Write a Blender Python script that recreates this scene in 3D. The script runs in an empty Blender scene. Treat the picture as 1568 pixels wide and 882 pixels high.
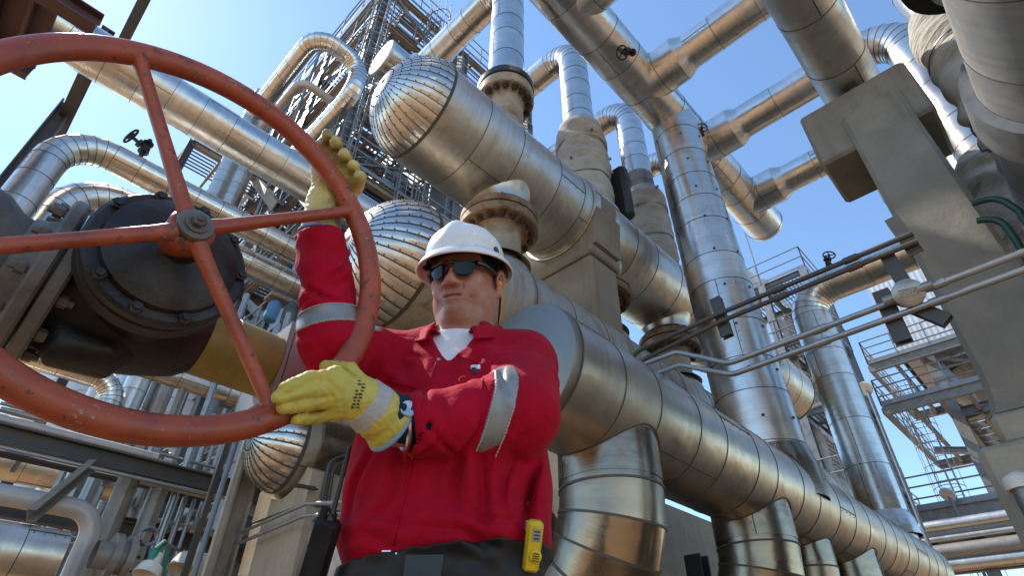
import bpy, math, random
import numpy as np
from mathutils import Vector, Matrix
random.seed(7); rng = np.random.default_rng(7)
scene = bpy.context.scene
COL = scene.collection
PI = math.pi

# ------------------------------------------------------------------ camera geometry (site axes: x and y follow the pipe grid, z up)
FPX, PITCH, ROLL, AZ, CAMH = 862.0, math.radians(36.8), math.radians(0.75), math.radians(44.5), 0.86
FW = np.array([math.cos(AZ), math.sin(AZ), 0.0]); RT = np.array([math.sin(AZ), -math.cos(AZ), 0.0]); ZZ = np.array([0, 0, 1.0])
CD = math.cos(PITCH) * FW + math.sin(PITCH) * ZZ
CU0 = -math.sin(PITCH) * FW + math.cos(PITCH) * ZZ
CR = math.cos(ROLL) * RT + math.sin(ROLL) * CU0
CU = -math.sin(ROLL) * RT + math.cos(ROLL) * CU0
CC = np.array([0, 0, CAMH])
def ray(px, py): return CD + (px - 784) / FPX * CR - (py - 441) / FPX * CU
def at(px, py, d): return CC + d * ray(px, py)
def on(px, py, axis, v):
    r = ray(px, py); i = 'xyz'.index(axis)
    return CC + (v - CC[i]) / r[i] * r
def RF(r, f, z): return r * RT + f * FW + np.array([0, 0, z])       # person frame: right, forward, up

cam_d = bpy.data.cameras.new('camera'); cam = bpy.data.objects.new('camera', cam_d); COL.objects.link(cam)
cam_d.sensor_width = 36; cam_d.lens = FPX / 1568 * 36; cam_d.clip_start = 0.02; cam_d.clip_end = 2000
M = Matrix((CR, CU, -CD)).transposed().to_4x4(); M.translation = Vector(CC); cam.matrix_world = M
scene.camera = cam

# ------------------------------------------------------------------ materials
def mat(name):
    m = bpy.data.materials.new(name); m.use_nodes = True
    nt = m.node_tree; b = nt.nodes['Principled BSDF']
    return m, nt, b
def N(nt, t, **kw):
    n = nt.nodes.new(t)
    for k, v in kw.items():
        if k in n.inputs: n.inputs[k].default_value = v
        else: setattr(n, k, v)
    return n
def ramp(nt, fac, stops):
    r = nt.nodes.new('ShaderNodeValToRGB'); e = r.color_ramp.elements
    while len(e) < len(stops): e.new(0.5)
    for i, (p, c) in enumerate(stops):
        e[i].position = p; e[i].color = c if len(c) == 4 else (*c, 1)
    nt.links.new(fac, r.inputs[0]); return r.outputs[0]
def mix(nt, fac, a, b, mode='MIX'):
    m = nt.nodes.new('ShaderNodeMix'); m.data_type = 'RGBA'; m.blend_type = mode
    for s, v in ((m.inputs[0], fac), (m.inputs[6], a), (m.inputs[7], b)):
        if isinstance(v, (int, float)): s.default_value = v
        elif isinstance(v, tuple): s.default_value = (*v[:3], 1)
        else: nt.links.new(v, s)
    return m.outputs[2]
def noise(nt, vec, scale, detail=4, rough=.55, mapping=None):
    if mapping is not None:
        mp = N(nt, 'ShaderNodeMapping'); mp.inputs['Scale'].default_value = mapping
        nt.links.new(vec, mp.inputs[0]); vec = mp.outputs[0]
    n = N(nt, 'ShaderNodeTexNoise'); n.inputs['Scale'].default_value = scale; n.inputs['Detail'].default_value = detail
    n.inputs['Roughness'].default_value = rough
    nt.links.new(vec, n.inputs['Vector']); return n.outputs['Fac']
def maprange(nt, v, a, b, c, d):
    m = N(nt, 'ShaderNodeMapRange'); nt.links.new(v, m.inputs[0])
    for i, x in enumerate((a, b, c, d)): m.inputs[i + 1].default_value = x
    return m.outputs[0]
def bump(nt, h, strength, dist, normal=None):
    b = N(nt, 'ShaderNodeBump'); b.inputs['Strength'].default_value = strength; b.inputs['Distance'].default_value = dist
    nt.links.new(h, b.inputs['Height'])
    if normal is not None: nt.links.new(normal, b.inputs['Normal'])
    return b.outputs[0]
def coords(nt, kind='Object'):
    return nt.nodes.new('ShaderNodeTexCoord').outputs[kind]

def m_clad(name, col=(.74, .71, .66), r0=.13, r1=.27, wave=.006, stain=0.0, stain_col=(.30, .16, .07), streak=.35):
    """aluminium or stainless cladding sheet: fine lines round the pipe, dents, a different tone for every sheet"""
    m, nt, b = mat(name); uv = coords(nt, 'UV'); ob = coords(nt)
    at_ = N(nt, 'ShaderNodeAttribute'); at_.attribute_name = 'panel'; pan = at_.outputs['Fac']
    fine = noise(nt, uv, 1.0, 3, .6, (1.2, 160, 1)); mid = noise(nt, uv, 1.0, 3, .6, (0.8, 14, 1)); big = noise(nt, ob, 2.2, 3)
    grime = noise(nt, ob, 7, 6, .65)
    c = mix(nt, pan, tuple(x * .86 for x in col), col)
    c = mix(nt, maprange(nt, mid, .35, .7, 0, .55), c, tuple(x * .70 for x in col))
    c = mix(nt, maprange(nt, grime, .52, .75, 0, .35), c, (.34, .28, .21))
    if stain > 0:
        st = noise(nt, ob, 1.0, 5, .6, (9, 9, .7))
        c = mix(nt, maprange(nt, st, .5, .72, 0, stain), c, stain_col)
    nt.links.new(c, b.inputs['Base Color']); b.inputs['Metallic'].default_value = 1.0
    a = N(nt, 'ShaderNodeMath', operation='MULTIPLY_ADD'); nt.links.new(fine, a.inputs[0]); a.inputs[1].default_value = .12
    nt.links.new(maprange(nt, big, .3, .7, r0, r1), a.inputs[2])
    a2 = N(nt, 'ShaderNodeMath', operation='MULTIPLY_ADD'); nt.links.new(pan, a2.inputs[0]); a2.inputs[1].default_value = .10
    nt.links.new(a.outputs[0], a2.inputs[2])
    if stain > 0:
        a3 = N(nt, 'ShaderNodeMath', operation='MULTIPLY_ADD'); nt.links.new(grime, a3.inputs[0]); a3.inputs[1].default_value = .35 * stain
        nt.links.new(a2.outputs[0], a3.inputs[2]); a2 = a3
    nt.links.new(a2.outputs[0], b.inputs['Roughness'])
    dent = noise(nt, ob, 5.5, 2, .5)
    n1 = bump(nt, dent, 1.0, wave); n2 = bump(nt, fine, streak, .0012, n1)
    nt.links.new(n2, b.inputs['Normal']); return m
def m_solid(name, col, rough=.6, metal=0.0, var=.25, scale=6, bmp=.15, bd=.004, grime=None, gr=(.5, .7), gs=5, spec=.5):
    m, nt, b = mat(name); ob = coords(nt)
    n = noise(nt, ob, scale, 5, .6)
    c = mix(nt, maprange(nt, n, .3, .7, 0, 1), tuple(x * (1 - var) for x in col), tuple(min(1, x * (1 + var * .5)) for x in col))
    if grime is not None:
        g = noise(nt, ob, gs, 6, .68)
        c = mix(nt, maprange(nt, g, gr[0], gr[1], 0, .85), c, grime)
    nt.links.new(c, b.inputs['Base Color']); b.inputs['Metallic'].default_value = metal
    nt.links.new(maprange(nt, n, .3, .7, max(0, rough - .08), min(1, rough + .08)), b.inputs['Roughness'])
    b.inputs['Specular IOR Level'].default_value = spec
    if bmp: nt.links.new(bump(nt, noise(nt, ob, scale * 6, 5, .65), bmp, bd), b.inputs['Normal'])
    return m
def add_chips(m, scale, lo, hi, col):
    nt = m.node_tree; b = nt.nodes['Principled BSDF']; src = b.inputs['Base Color'].links[0].from_socket; ob = coords(nt)
    n = noise(nt, ob, scale, 4, .75); big = noise(nt, ob, scale * .16, 3, .5)
    k = N(nt, 'ShaderNodeMath', operation='MULTIPLY_ADD'); nt.links.new(big, k.inputs[0]); k.inputs[1].default_value = .5; nt.links.new(n, k.inputs[2])
    nt.links.new(mix(nt, maprange(nt, k.outputs[0], lo, hi, 0, .9), src, col), b.inputs['Base Color'])
def m_concrete(name, col, stain=(.20, .13, .07), amt=.6):
    m, nt, b = mat(name); ob = coords(nt)
    n = noise(nt, ob, 3.0, 6, .62); fine = noise(nt, ob, 45, 5, .7); st = noise(nt, ob, 1.0, 5, .6, (7, 7, .6))
    c = mix(nt, maprange(nt, n, .3, .7, 0, 1), tuple(x * .70 for x in col), col)
    c = mix(nt, maprange(nt, fine, .35, .75, 0, .35), c, tuple(x * .6 for x in col))
    c = mix(nt, maprange(nt, st, .52, .75, 0, amt), c, stain)
    pit = N(nt, 'ShaderNodeTexVoronoi'); pit.inputs['Scale'].default_value = 28; nt.links.new(ob, pit.inputs['Vector'])
    c = mix(nt, maprange(nt, pit.outputs['Distance'], .0, .10, .5, 0), c, tuple(x * .35 for x in col))
    nt.links.new(c, b.inputs['Base Color']); b.inputs['Roughness'].default_value = .88
    nt.links.new(bump(nt, fine, .35, .006, bump(nt, n, .5, .02)), b.inputs['Normal']); return m

MAT = {}
MAT['clad'] = m_clad('aluminium_cladding')
MAT['clad_b'] = m_clad('aluminium_cladding_weathered', (.68, .64, .57), .15, .29, .008, .30, (.34, .24, .15))
MAT['clad_dome'] = m_clad('aluminium_dome_gores', (.66, .63, .58), .12, .26, .012, .18)
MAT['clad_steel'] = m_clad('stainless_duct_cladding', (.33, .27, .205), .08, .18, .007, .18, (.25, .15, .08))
MAT['clad_p'] = m_clad('champagne_steel_cladding', (.62, .565, .49), .16, .30, .007, .2, (.25, .15, .08))
MAT['clad_white'] = m_clad('stained_whitish_cladding', (.60, .56, .48), .26, .42, .006, .9, (.36, .22, .11))
MAT['clad_far'] = m_clad('aluminium_cladding_far', (.66, .64, .60), .25, .42, .004)
MAT['seam'] = m_solid('sealant_seam', (.11, .095, .08), .6, .4)
MAT['galv'] = m_solid('galvanised_steel', (.27, .275, .28), .5, .7, .3, 5, .1, .002, (.20, .15, .11), (.56, .72))
MAT['steel_blue'] = m_solid('painted_blue_grey_steel', (.17, .20, .23), .5, .15, .3, 4, .1, .003, (.12, .08, .055), (.56, .72))
MAT['steel_dark'] = m_solid('dark_painted_steel', (.075, .07, .066), .55, .2, .35, 4, .12, .003, (.12, .07, .04), (.56, .72))
MAT['steel_tan'] = m_solid('tan_weathered_steel', (.27, .225, .17), .62, .1, .3, 4, .12, .003, (.11, .075, .05), (.54, .72))
MAT['steel_red'] = m_solid('dark_red_oxide_steel', (.10, .048, .042), .6, .1, .35, 4, .12, .003, (.06, .04, .035), (.54, .72))
MAT['steel_grey'] = m_solid('weathered_grey_steel', (.23, .23, .22), .72, 0, .3, 4, .1, .003, (.13, .10, .075), (.56, .74))
MAT['grating'] = m_solid('galvanised_grating', (.16, .165, .175), .55, .5)
MAT['tube_grey'] = m_solid('grey_painted_pipe', (.27, .25, .225), .5, .35, .25, 5, .1, .002, (.18, .13, .09), (.55, .72))
MAT['tube_white'] = m_solid('pale_painted_pipe', (.50, .46, .42), .45, .2, .2, 5, .1, .002, (.3, .2, .13), (.58, .75))
MAT['conduit'] = m_solid('galvanised_conduit', (.33, .335, .33), .36, .75, .2, 9, .08, .001)
MAT['rusty'] = m_solid('rusty_painted_flange', (.28, .19, .115), .72, .15, .4, 8, .4, .005, (.13, .05, .02), (.46, .64), 7)
MAT['nozzle'] = m_solid('pale_stained_nozzle_paint', (.40, .33, .245), .6, .15, .3, 5, .2, .003, (.19, .09, .035), (.5, .68), 4)
MAT['bolt'] = m_solid('rusted_bolt', (.085, .055, .04), .65, .5, .4, 20, .3, .002)
MAT['black_iron'] = m_solid('black_iron', (.035, .032, .03), .5, .5, .4, 10, .3, .004)
MAT['black_oil'] = m_solid('blackened_flange', (.022, .019, .018), .42, .2, .4, 10, .35, .004)
MAT['concrete'] = m_concrete('concrete_weathered', (.31, .265, .20))
MAT['concrete_t'] = m_concrete('concrete_column_grey', (.29, .265, .215), (.13, .11, .08), .6)
MAT['concrete_b'] = m_concrete('concrete_pier_tan', (.47, .38, .26), (.28, .17, .08), .6)
MAT['blanket'] = None
def m_blanket():
    m, nt, b = mat('insulation_blanket_cloth'); ob = coords(nt)
    wr = noise(nt, ob, 1.0, 5, .62, (3, 3, 11)); n = noise(nt, ob, 5, 6, .65); w2 = noise(nt, ob, 30, 4)
    c = mix(nt, maprange(nt, n, .35, .68, 0, 1), (.46, .435, .39), (.33, .30, .255))
    c = mix(nt, maprange(nt, wr, .55, .72, 0, .5), c, (.20, .175, .14))
    nt.links.new(c, b.inputs['Base Color']); b.inputs['Roughness'].default_value = .85
    nt.links.new(bump(nt, wr, 1.0, .05, bump(nt, w2, .4, .01)), b.inputs['Normal']); return m
MAT['blanket'] = m_blanket()
MAT['wheel'] = m_solid('orange_red_wheel_paint', (.34, .062, .024), .42, 0, .3, 9, .35, .003, (.13, .045, .032), (.54, .70), 13)
add_chips(MAT['wheel'], 60, .88, .91, (.075, .042, .032)); add_chips(MAT['wheel'], 130, .905, .93, (.34, .20, .14))
MAT['valve'] = m_solid('grimy_black_cast_iron', (.019, .018, .020), .48, .25, .5, 7, .5, .006, (.075, .06, .048), (.5, .75), 5)
MAT['valve_grey'] = m_solid('grimy_grey_cast_iron', (.20, .185, .17), .6, .3, .45, 6, .5, .006, (.05, .042, .036), (.44, .66), 6)
MAT['yellow_pipe'] = m_solid('dull_yellow_pipe_paint', (.31, .235, .04), .45, .05, .35, 4, .15, .003, (.12, .085, .04), (.5, .7), 4)
MAT['corrug'] = m_solid('corrugated_sheet', (.60, .62, .63), .5, .25, .10, 2, .05, .002)
MAT['corrug_dark'] = m_solid('grey_enclosure_sheet', (.20, .215, .235), .55, .2, .2, 2, .05, .002)
MAT['lamp_white'] = m_solid('pale_lamp_enamel', (.7, .66, .58), .4, 0)
MAT['hose_green'] = m_solid('dark_green_hose', (.012, .055, .038), .4)
MAT['green'] = m_solid('green_paint', (.02, .22, .15), .5)
MAT['blue'] = m_solid('blue_cylinder_paint', (.07, .21, .40), .45)
MAT['ground'] = None
def m_ground():
    m, nt, b = mat('tan_gravel_and_dust'); ob = coords(nt)
    n = noise(nt, ob, .35, 6, .6); g = noise(nt, ob, 30, 6, .7)
    c = mix(nt, maprange(nt, n, .3, .7, 0, 1), (.31, .175, .08), (.43, .26, .13))
    c = mix(nt, maprange(nt, g, .4, .7, 0, .5), c, (.22, .16, .11))
    nt.links.new(c, b.inputs['Base Color']); b.inputs['Roughness'].default_value = .95
    nt.links.new(bump(nt, g, .6, .02), b.inputs['Normal']); return m
MAT['ground'] = m_ground()

# ------------------------------------------------------------------ mesh builder
def V(*a): return np.array(a, float)
def unit(v): v = np.asarray(v, float); return v / (np.linalg.norm(v) + 1e-12)
def perp(t):
    a = ZZ if abs(t[2]) < .9 else V(1, 0, 0)
    u = unit(np.cross(a, t)); return u, np.cross(t, u)
def worldloc(o):
    p = np.zeros(3)
    while o is not None: p = p + np.array(o.location); o = o.parent
    return p
def thing(name, label, cat, loc=(0, 0, 0), group=None):
    o = bpy.data.objects.new(name, None); COL.objects.link(o); o.location = [float(x) for x in loc]
    o.empty_display_size = .1
    return tag(o, label, cat, group)
def tag(o, label=None, cat=None, group=None, kind=None):
    if label: o['label'] = label
    if cat: o['category'] = cat
    if group: o['group'] = group
    if kind: o['kind'] = kind
    return o
class MB:
    def __init__(s): s.v = []; s.f = []; s.m = []; s.uv = []; s.p = []
    def add(s, verts, faces, m=0, uvs=None, pan=None):
        o = len(s.v); s.v.extend([tuple(x) for x in verts])
        s.uv.extend(uvs if uvs is not None else [(0, 0)] * len(verts))
        for f in faces: s.f.append(tuple(i + o for i in f)); s.m.append(m)
        s.p.extend([pan if pan is not None else .5] * len(faces) if not isinstance(pan, list) else pan)
        return s
    def box(s, c, size, rot=None, m=0, bev=0.0):
        """box with chamfered edges; rot = 3 axis vectors (rows)"""
        h = np.array(size, float) / 2; R = np.eye(3) if rot is None else np.array(rot, float)
        b = min(bev, h.min() * .49)
        if b <= 0:
            vs = [V(x, y, z) for x in (-h[0], h[0]) for y in (-h[1], h[1]) for z in (-h[2], h[2])]
            fs = [(0, 1, 3, 2), (4, 6, 7, 5), (0, 4, 5, 1), (2, 3, 7, 6), (0, 2, 6, 4), (1, 5, 7, 3)]
        else:
            vs = []; idx = {}
            for sx in (-1, 1):
                for sy in (-1, 1):
                    for sz in (-1, 1):
                        for k in range(3):
                            p = V(sx * (h[0] - (b if k != 0 else 0)), sy * (h[1] - (b if k != 1 else 0)), sz * (h[2] - (b if k != 2 else 0)))
                            idx[(sx, sy, sz, k)] = len(vs); vs.append(p)
            fs = []
            for k in range(3):
                for sg in (-1, 1):
                    o1, o2 = [i for i in range(3) if i != k]; q = []
                    for a, bb in ((-1, -1), (1, -1), (1, 1), (-1, 1)):
                        sgn = [0, 0, 0]; sgn[k] = sg; sgn[o1] = a; sgn[o2] = bb; q.append(idx[(*sgn, k)])
                    fs.append(tuple(q))
            for k in range(3):
                o1, o2 = [i for i in range(3) if i != k]
                for a in (-1, 1):
                    for bb in (-1, 1):
                        q = []
                        for e, fk in ((-1, o1), (1, o1), (1, o2), (-1, o2)):
                            sgn = [0, 0, 0]; sgn[k] = e; sgn[o1] = a; sgn[o2] = bb; q.append(idx[(*sgn, fk)])
                        fs.append(tuple(q))
            for sx in (-1, 1):
                for sy in (-1, 1):
                    for sz in (-1, 1): fs.append(tuple(idx[(sx, sy, sz, k)] for k in range(3)))
        c = np.array(c, float)
        return s.add([c + p @ R for p in vs], fs, m)
    def beam(s, a, b, w, h, m=0, up=None, kind='box', t=.012):
        """straight member from a to b; kind box / I / L / U"""
        a = np.array(a, float); b = np.array(b, float); d = b - a; L = np.linalg.norm(d); d = d / L
        u = ZZ if up is None else unit(up)
        if abs(d @ u) > .95: u = V(1, 0, 0) if abs(d[0]) < .9 else V(0, 1, 0)
        x = unit(np.cross(d, u)); y = np.cross(x, d); c = (a + b) / 2; R = (d, x, y)
        if kind == 'box': s.box(c, (L, w, h), R, m)
        elif kind == 'I':
            s.box(c + y * (h - t) / 2, (L, w, t), R, m); s.box(c - y * (h - t) / 2, (L, w, t), R, m); s.box(c, (L, t, h - 2 * t), R, m)
        elif kind == 'U':
            s.box(c + y * (h - t) / 2, (L, w, t), R, m); s.box(c - y * (h - t) / 2, (L, w, t), R, m); s.box(c - x * (w - t) / 2, (L, t, h - 2 * t), R, m)
        elif kind == 'L':
            s.box(c - y * (h - t) / 2, (L, w, t), R, m); s.box(c - x * (w - t) / 2 + y * t / 2, (L, t, h - t), R, m)
        return s
    def rings(s, P, T, Rr, seg=24, mats=None, pans=None, caps=(False, False), m=0, u0=None, capm=None):
        """skin a chain of circles; the vertex seam is doubled so the sheet carries real lengths as UV"""
        n = len(P); T = [unit(t) for t in T]
        u = perp(T[0])[0] if u0 is None else unit(u0 - T[0] * (u0 @ T[0])); vs = []; uvs = []; L = 0
        for i in range(n):
            if i:
                u = u - T[i] * (u @ T[i]); u = unit(u); L += np.linalg.norm(P[i] - P[i - 1])
            w = np.cross(T[i], u)
            for k in range(seg + 1):
                a = 2 * PI * k / seg
                vs.append(P[i] + Rr[i] * (math.cos(a) * u + math.sin(a) * w)); uvs.append((a * max(Rr), L))
        o = len(s.v); s.v.extend([tuple(x) for x in vs]); s.uv.extend(uvs)
        for i in range(n - 1):
            for k in range(seg):
                a = o + i * (seg + 1) + k
                s.f.append((a, a + 1, a + seg + 2, a + seg + 1)); s.m.append(mats[i] if mats else m); s.p.append(pans[i] if pans else .5)
        for e, i in ((0, 0), (1, n - 1)):
            if caps[e]:
                f = [o + i * (seg + 1) + k for k in range(seg)]
                s.f.append(tuple(f[::-1] if e == 0 else f)); s.m.append(capm if capm is not None else (mats[min(i, n - 2)] if mats else m)); s.p.append(.5)
        return s
    def tube(s, pts, r, seg=12, m=0, caps=(True, True)):
        pts = [np.array(p, float) for p in pts]; n = len(pts)
        T = [unit(pts[min(i + 1, n - 1)] - pts[max(i - 1, 0)]) for i in range(n)]
        rr = [r] * n if isinstance(r, (int, float)) else list(r)
        return s.rings(pts, T, rr, seg, caps=caps, m=m)
    def cyl(s, a, b, r, seg=16, m=0, r2=None):
        return s.tube([a, b], [r, r if r2 is None else r2], seg, m)
    def lathe(s, o, axis, prof, seg=32, m=0, mats=None, u0=None):
        """prof = [(distance along axis, radius)]"""
        axis = unit(axis); P = [np.array(o, float) + axis * t for t, _ in prof]
        return s.rings(P, [axis] * len(P), [max(r, 1e-4) for _, r in prof], seg, mats=mats, m=m, u0=u0)
    def ball(s, c, r, seg=12, m=0, scale=(1, 1, 1)):
        vs = []; fs = []; h = seg // 2
        for i in range(h + 1):
            for k in range(seg):
                th = PI * i / h; a = 2 * PI * k / seg
                vs.append(np.array(c) + r * V(scale[0] * math.sin(th) * math.cos(a), scale[1] * math.sin(th) * math.sin(a), scale[2] * math.cos(th)))
        for i in range(h):
            for k in range(seg):
                fs.append((i * seg + k, i * seg + (k + 1) % seg, (i + 1) * seg + (k + 1) % seg, (i + 1) * seg + k))
        return s.add(vs, fs, m)
    def prism(s, poly, d, m=0):
        """polygon (list of 3D points) extruded by vector d"""
        n = len(poly); vs = [np.array(p, float) for p in poly] + [np.array(p, float) + d for p in poly]
        return s.add(vs, [tuple(range(n))[::-1], tuple(range(n, 2 * n))] + [(i, (i + 1) % n, n + (i + 1) % n, n + i) for i in range(n)], m)
    def build(s, name, mats, parent=None, loc=None, angle=38, flat=False):
        if not isinstance(mats, (list, tuple)): mats = [mats]
        v = np.array(s.v, float)
        if loc is None:
            loc = worldloc(parent) if parent is not None else V((v[:, 0].min() + v[:, 0].max()) / 2, (v[:, 1].min() + v[:, 1].max()) / 2, v[:, 2].min())
        loc = np.array(loc, float)
        me = bpy.data.meshes.new(name); me.from_pydata((v - loc).tolist(), [], s.f)
        for mm in mats: me.materials.append(MAT[mm] if isinstance(mm, str) else mm)
        me.polygons.foreach_set('material_index', np.array(s.m, np.int32))
        uvl = me.uv_layers.new(name='UVMap'); li = np.empty(len(me.loops), np.int32); me.loops.foreach_get('vertex_index', li)
        uvl.data.foreach_set('uv', np.array(s.uv, np.float32)[li].ravel())
        a = me.attributes.new('panel', 'FLOAT', 'FACE'); a.data.foreach_set('value', np.array(s.p, np.float32))
        me.polygons.foreach_set('use_smooth', np.full(len(me.polygons), not flat))
        if not flat: me.set_sharp_from_angle(angle=math.radians(angle))
        me.update()
        o = bpy.data.objects.new(name, me); COL.objects.link(o)
        if parent is None: o.location = loc
        else: o.parent = parent; o.location = loc - worldloc(parent)
        return o

def route(pts, bend):
    """polyline with rounded corners -> list of (pos, tangent, straight?)"""
    pts = [np.array(p, float) for p in pts]; out = [(pts[0], unit(pts[1] - pts[0]))]; arcs = []
    for i in range(1, len(pts) - 1):
        a = unit(pts[i] - pts[i - 1]); b = unit(pts[i + 1] - pts[i]); ang = math.acos(max(-1, min(1, a @ b)))
        if ang < .02: out.append((pts[i], unit(a + b))); continue
        t = bend * math.tan(ang / 2); c0 = pts[i] - a * t; n = unit(b - a * (a @ b)); ctr = c0 + n * bend
        k = max(3, int(round(ang / (PI / 2) * 7)))
        for j in range(k + 1):
            th = ang * j / k; p = ctr - n * bend * math.cos(th) + a * bend * math.sin(th)
            out.append((p, a * math.cos(th) + n * math.sin(th)))
    out.append((pts[-1], unit(pts[-1] - pts[-2]))); return out
def clad(mb, pts, R, bend=None, panel=.62, seg=36, caps=(True, True), r_end=None, sw=.0065, sh=.0035, u0=None):
    """insulated pipe: cladding sheets with a raised sealed lap at every joint, elbows made of gores (slot 0 sheet, slot 1 seam)"""
    bend = bend or R * 1.9
    st = route(pts, bend); fine = []; tot = sum(np.linalg.norm(st[i + 1][0] - st[i][0]) for i in range(len(st) - 1)); acc = 0
    for i in range(len(st) - 1):
        p, t = st[i]; q, t2 = st[i + 1]; L = np.linalg.norm(q - p); n = max(1, int(round(L / panel)))
        for j in range(n):
            w = (j + (random.uniform(-.16, .16) if j and L > 1.2 else 0)) / n; fine.append((p + (q - p) * w, unit(t * (1 - w) + t2 * w)))
    fine.append(st[-1]); P = []; T = []; RR = []; mats = []; pans = []; s = 0
    for i, (p, t) in enumerate(fine):
        if i: s += np.linalg.norm(p - fine[i - 1][0])
        r = R if r_end is None else R + (r_end - R) * s / tot
        if 0 < i < len(fine) - 1:
            for off, dr in ((-.5, 0), (-.5, sh), (.5, sh), (.5, 0)):
                P.append(p + t * off * sw); T.append(t); RR.append(r + dr)
            mats += [1, 1, 1]; pans += [.5, .5, .5]
        else: P.append(p); T.append(t); RR.append(r)
        if i < len(fine) - 1: mats.append(0); pans.append(random.random())
    mb.rings(P, T, RR, seg, mats=mats, pans=pans, caps=caps, u0=u0, capm=0)
    s = 0
    for i in range(len(fine) - 1):                      # lengthwise laps with their screws, staggered from sheet to sheet
        (p, t), (q, t2) = fine[i], fine[i + 1]; L = np.linalg.norm(q - p)
        r = R if r_end is None else R + (r_end - R) * (s + L / 2) / tot; s += L
        if L < .22 or (t @ t2) < .999: continue
        uu, ww = perp(t); a = random.choice((2.2, 2.6, 3.3, 3.9, 4.4, 5.0)) + random.uniform(-.2, .2)
        def pt(al, da, dr): return p + (q - p) * al + (r + dr) * (math.cos(a + da) * uu + math.sin(a + da) * ww)
        dw = .004 / r; vs = []
        for al in (.02, .98):
            for da, dr in ((-dw, -.001), (-dw, .003), (dw, .003), (dw * 1.2, -.001)): vs.append(pt(al, da, dr))
        mb.add(vs, [(k, k + 1, k + 5, k + 4) for k in range(3)], 1)
        for k in range(4): mb.ball(pt(.12 + .25 * k, .022 / r, .001), .0055, 6, 1)
    return mb
def dome(mb, c, axis, R, depth, gores=28, rows=9, sw=.012, rivets=True, power=2.0):
    """domed end of gores: slot 0 sheet, slot 1 dark lapped seams and rivets"""
    axis = unit(axis); u, w = perp(axis); c = np.array(c, float)
    prof = []
    for i in range(rows + 1):
        th = PI / 2 * i / rows * .985; prof.append((depth * math.sin(th), R * math.cos(th) ** (2 / power)))
    for g in range(gores):
        a0 = 2 * PI * g / gores; a1 = 2 * PI * (g + 1) / gores; pan = random.random()
        vs = []; uvs = []; n = 5
        for t, r in prof:
            d = min(sw / 2 / max(r, .01), (a1 - a0) * .3)
            for k in range(n):
                a = a0 + d + (a1 - a0 - 2 * d) * k / (n - 1); bulge = 1 - .010 * math.sin(PI * k / (n - 1)) * -1
                vs.append(c + axis * t + r * bulge * (math.cos(a) * u + math.sin(a) * w)); uvs.append((t * 1.3, a * R))
        mb.add(vs, [(i * n + k, i * n + k + 1, (i + 1) * n + k + 1, (i + 1) * n + k) for i in range(rows) for k in range(n - 1)], 0, uvs, pan)
        vs = []
        for t, r in prof:
            d = min(sw / 2 / max(r, .01), (a1 - a0) * .3)
            for da, dr in ((-d, -.004), (-d, .0035), (d, .0035), (d, -.004)):
                vs.append(c + axis * t + (r + dr) * (math.cos(a0 + da) * u + math.sin(a0 + da) * w))
        mb.add(vs, [(i * 4 + k, i * 4 + k + 1, (i + 1) * 4 + k + 1, (i + 1) * 4 + k) for i in range(rows) for k in range(3)], 1)
        if rivets:
            for q in range(1, 8):
                th = PI / 2 * q / 8.5; t = depth * math.sin(th); r = R * math.cos(th) + .005
                p = c + axis * t + r * (math.cos(a0 + .03) * u + math.sin(a0 + .03) * w); mb.ball(p, .0065, 6, 1)
    mb.lathe(c + axis * depth * .985, axis, [(-.012, R * .05), (.008, R * .05), (.012, .001)], 12, 1)
    mb.lathe(c, axis, [(-.02, R + .001), (-.02, R + .006), (.012, R + .007), (.012, R - .002)], 48, 1)
def bolts(parent, c, axis, rad, n, size=.03, length=.05, m='bolt', phase=0):
    """n bolts on a circle; each its own object, one shared mesh"""
    axis = unit(axis); u, w = perp(axis); first = None; c = np.array(c, float)
    for k in range(n):
        a = 2 * PI * (k + phase) / n; p = c + rad * (math.cos(a) * u + math.sin(a) * w)
        if first is None:
            mb = MB(); mb.lathe(p - axis * length / 2, axis, [(0, 0.001), (0, size * .55), (length * .3, size * .55), (length * .3, size), (length * .72, size), (length * .72, size * .6), (length, size * .6), (length, .001)], 6)
            first = mb.build('bolt', m, parent, loc=p, angle=20)
        else:
            o = first.copy(); COL.objects.link(o); o.parent = parent; o.location = p - worldloc(parent)
X, Y, Z = V(1, 0, 0), V(0, 1, 0), V(0, 0, 1)
CLAD = ['clad', 'seam']; CLB = ['clad_b', 'seam']
# ------------------------------------------------------------------ setting
mb = MB(); n = 40; S = 600.0
mb.add([(-S, -S, 0), (S, -S, 0), (S, S, 0), (-S, S, 0)], [(0, 1, 2, 3)])
g = mb.build('ground', 'ground', loc=(0, 0, 0)); tag(g, 'tan gravel ground of the plant', 'ground', kind='structure')

# ------------------------------------------------------------------ the two stacked vessels
VY, UZ, LZ, VR = 3.13, 5.70, 3.70, .55
NX = (2.98, 4.65, 6.31)
def flange(parent, c, axis, Rf, th, m='rusty', nb=16, bs=.035, rin=.2, bolt_dirs=(1, -1)):
    """a bolted pair of flanges centred at c"""
    axis = unit(axis); mb = MB(); b = .012
    mb.lathe(c, axis, [(-th, rin), (-th, Rf - b), (-th + b, Rf), (-.012, Rf), (-.012, Rf - .03), (.012, Rf - .03), (.012, Rf), (th - b, Rf), (th, Rf - b), (th, rin)], 48)
    fl = mb.build('flange', m, parent)
    for sg in bolt_dirs: bolts(fl, np.array(c) + axis * sg * (th + .02), axis * sg, Rf - .075, nb, bs, .07)
    return fl
def saddle_tee(mb, c, axis_pt, r0, r1, h, m=0):
    """flared reinforcing tee between a horizontal shell and a vertical neck"""
    prof = []
    for i in range(9):
        t = i / 8; prof.append((h * t, r0 + (r1 - r0) * (1 - (1 - t) ** 2.2)))
    mb.lathe(c, axis_pt, prof, 40, m); 
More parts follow.
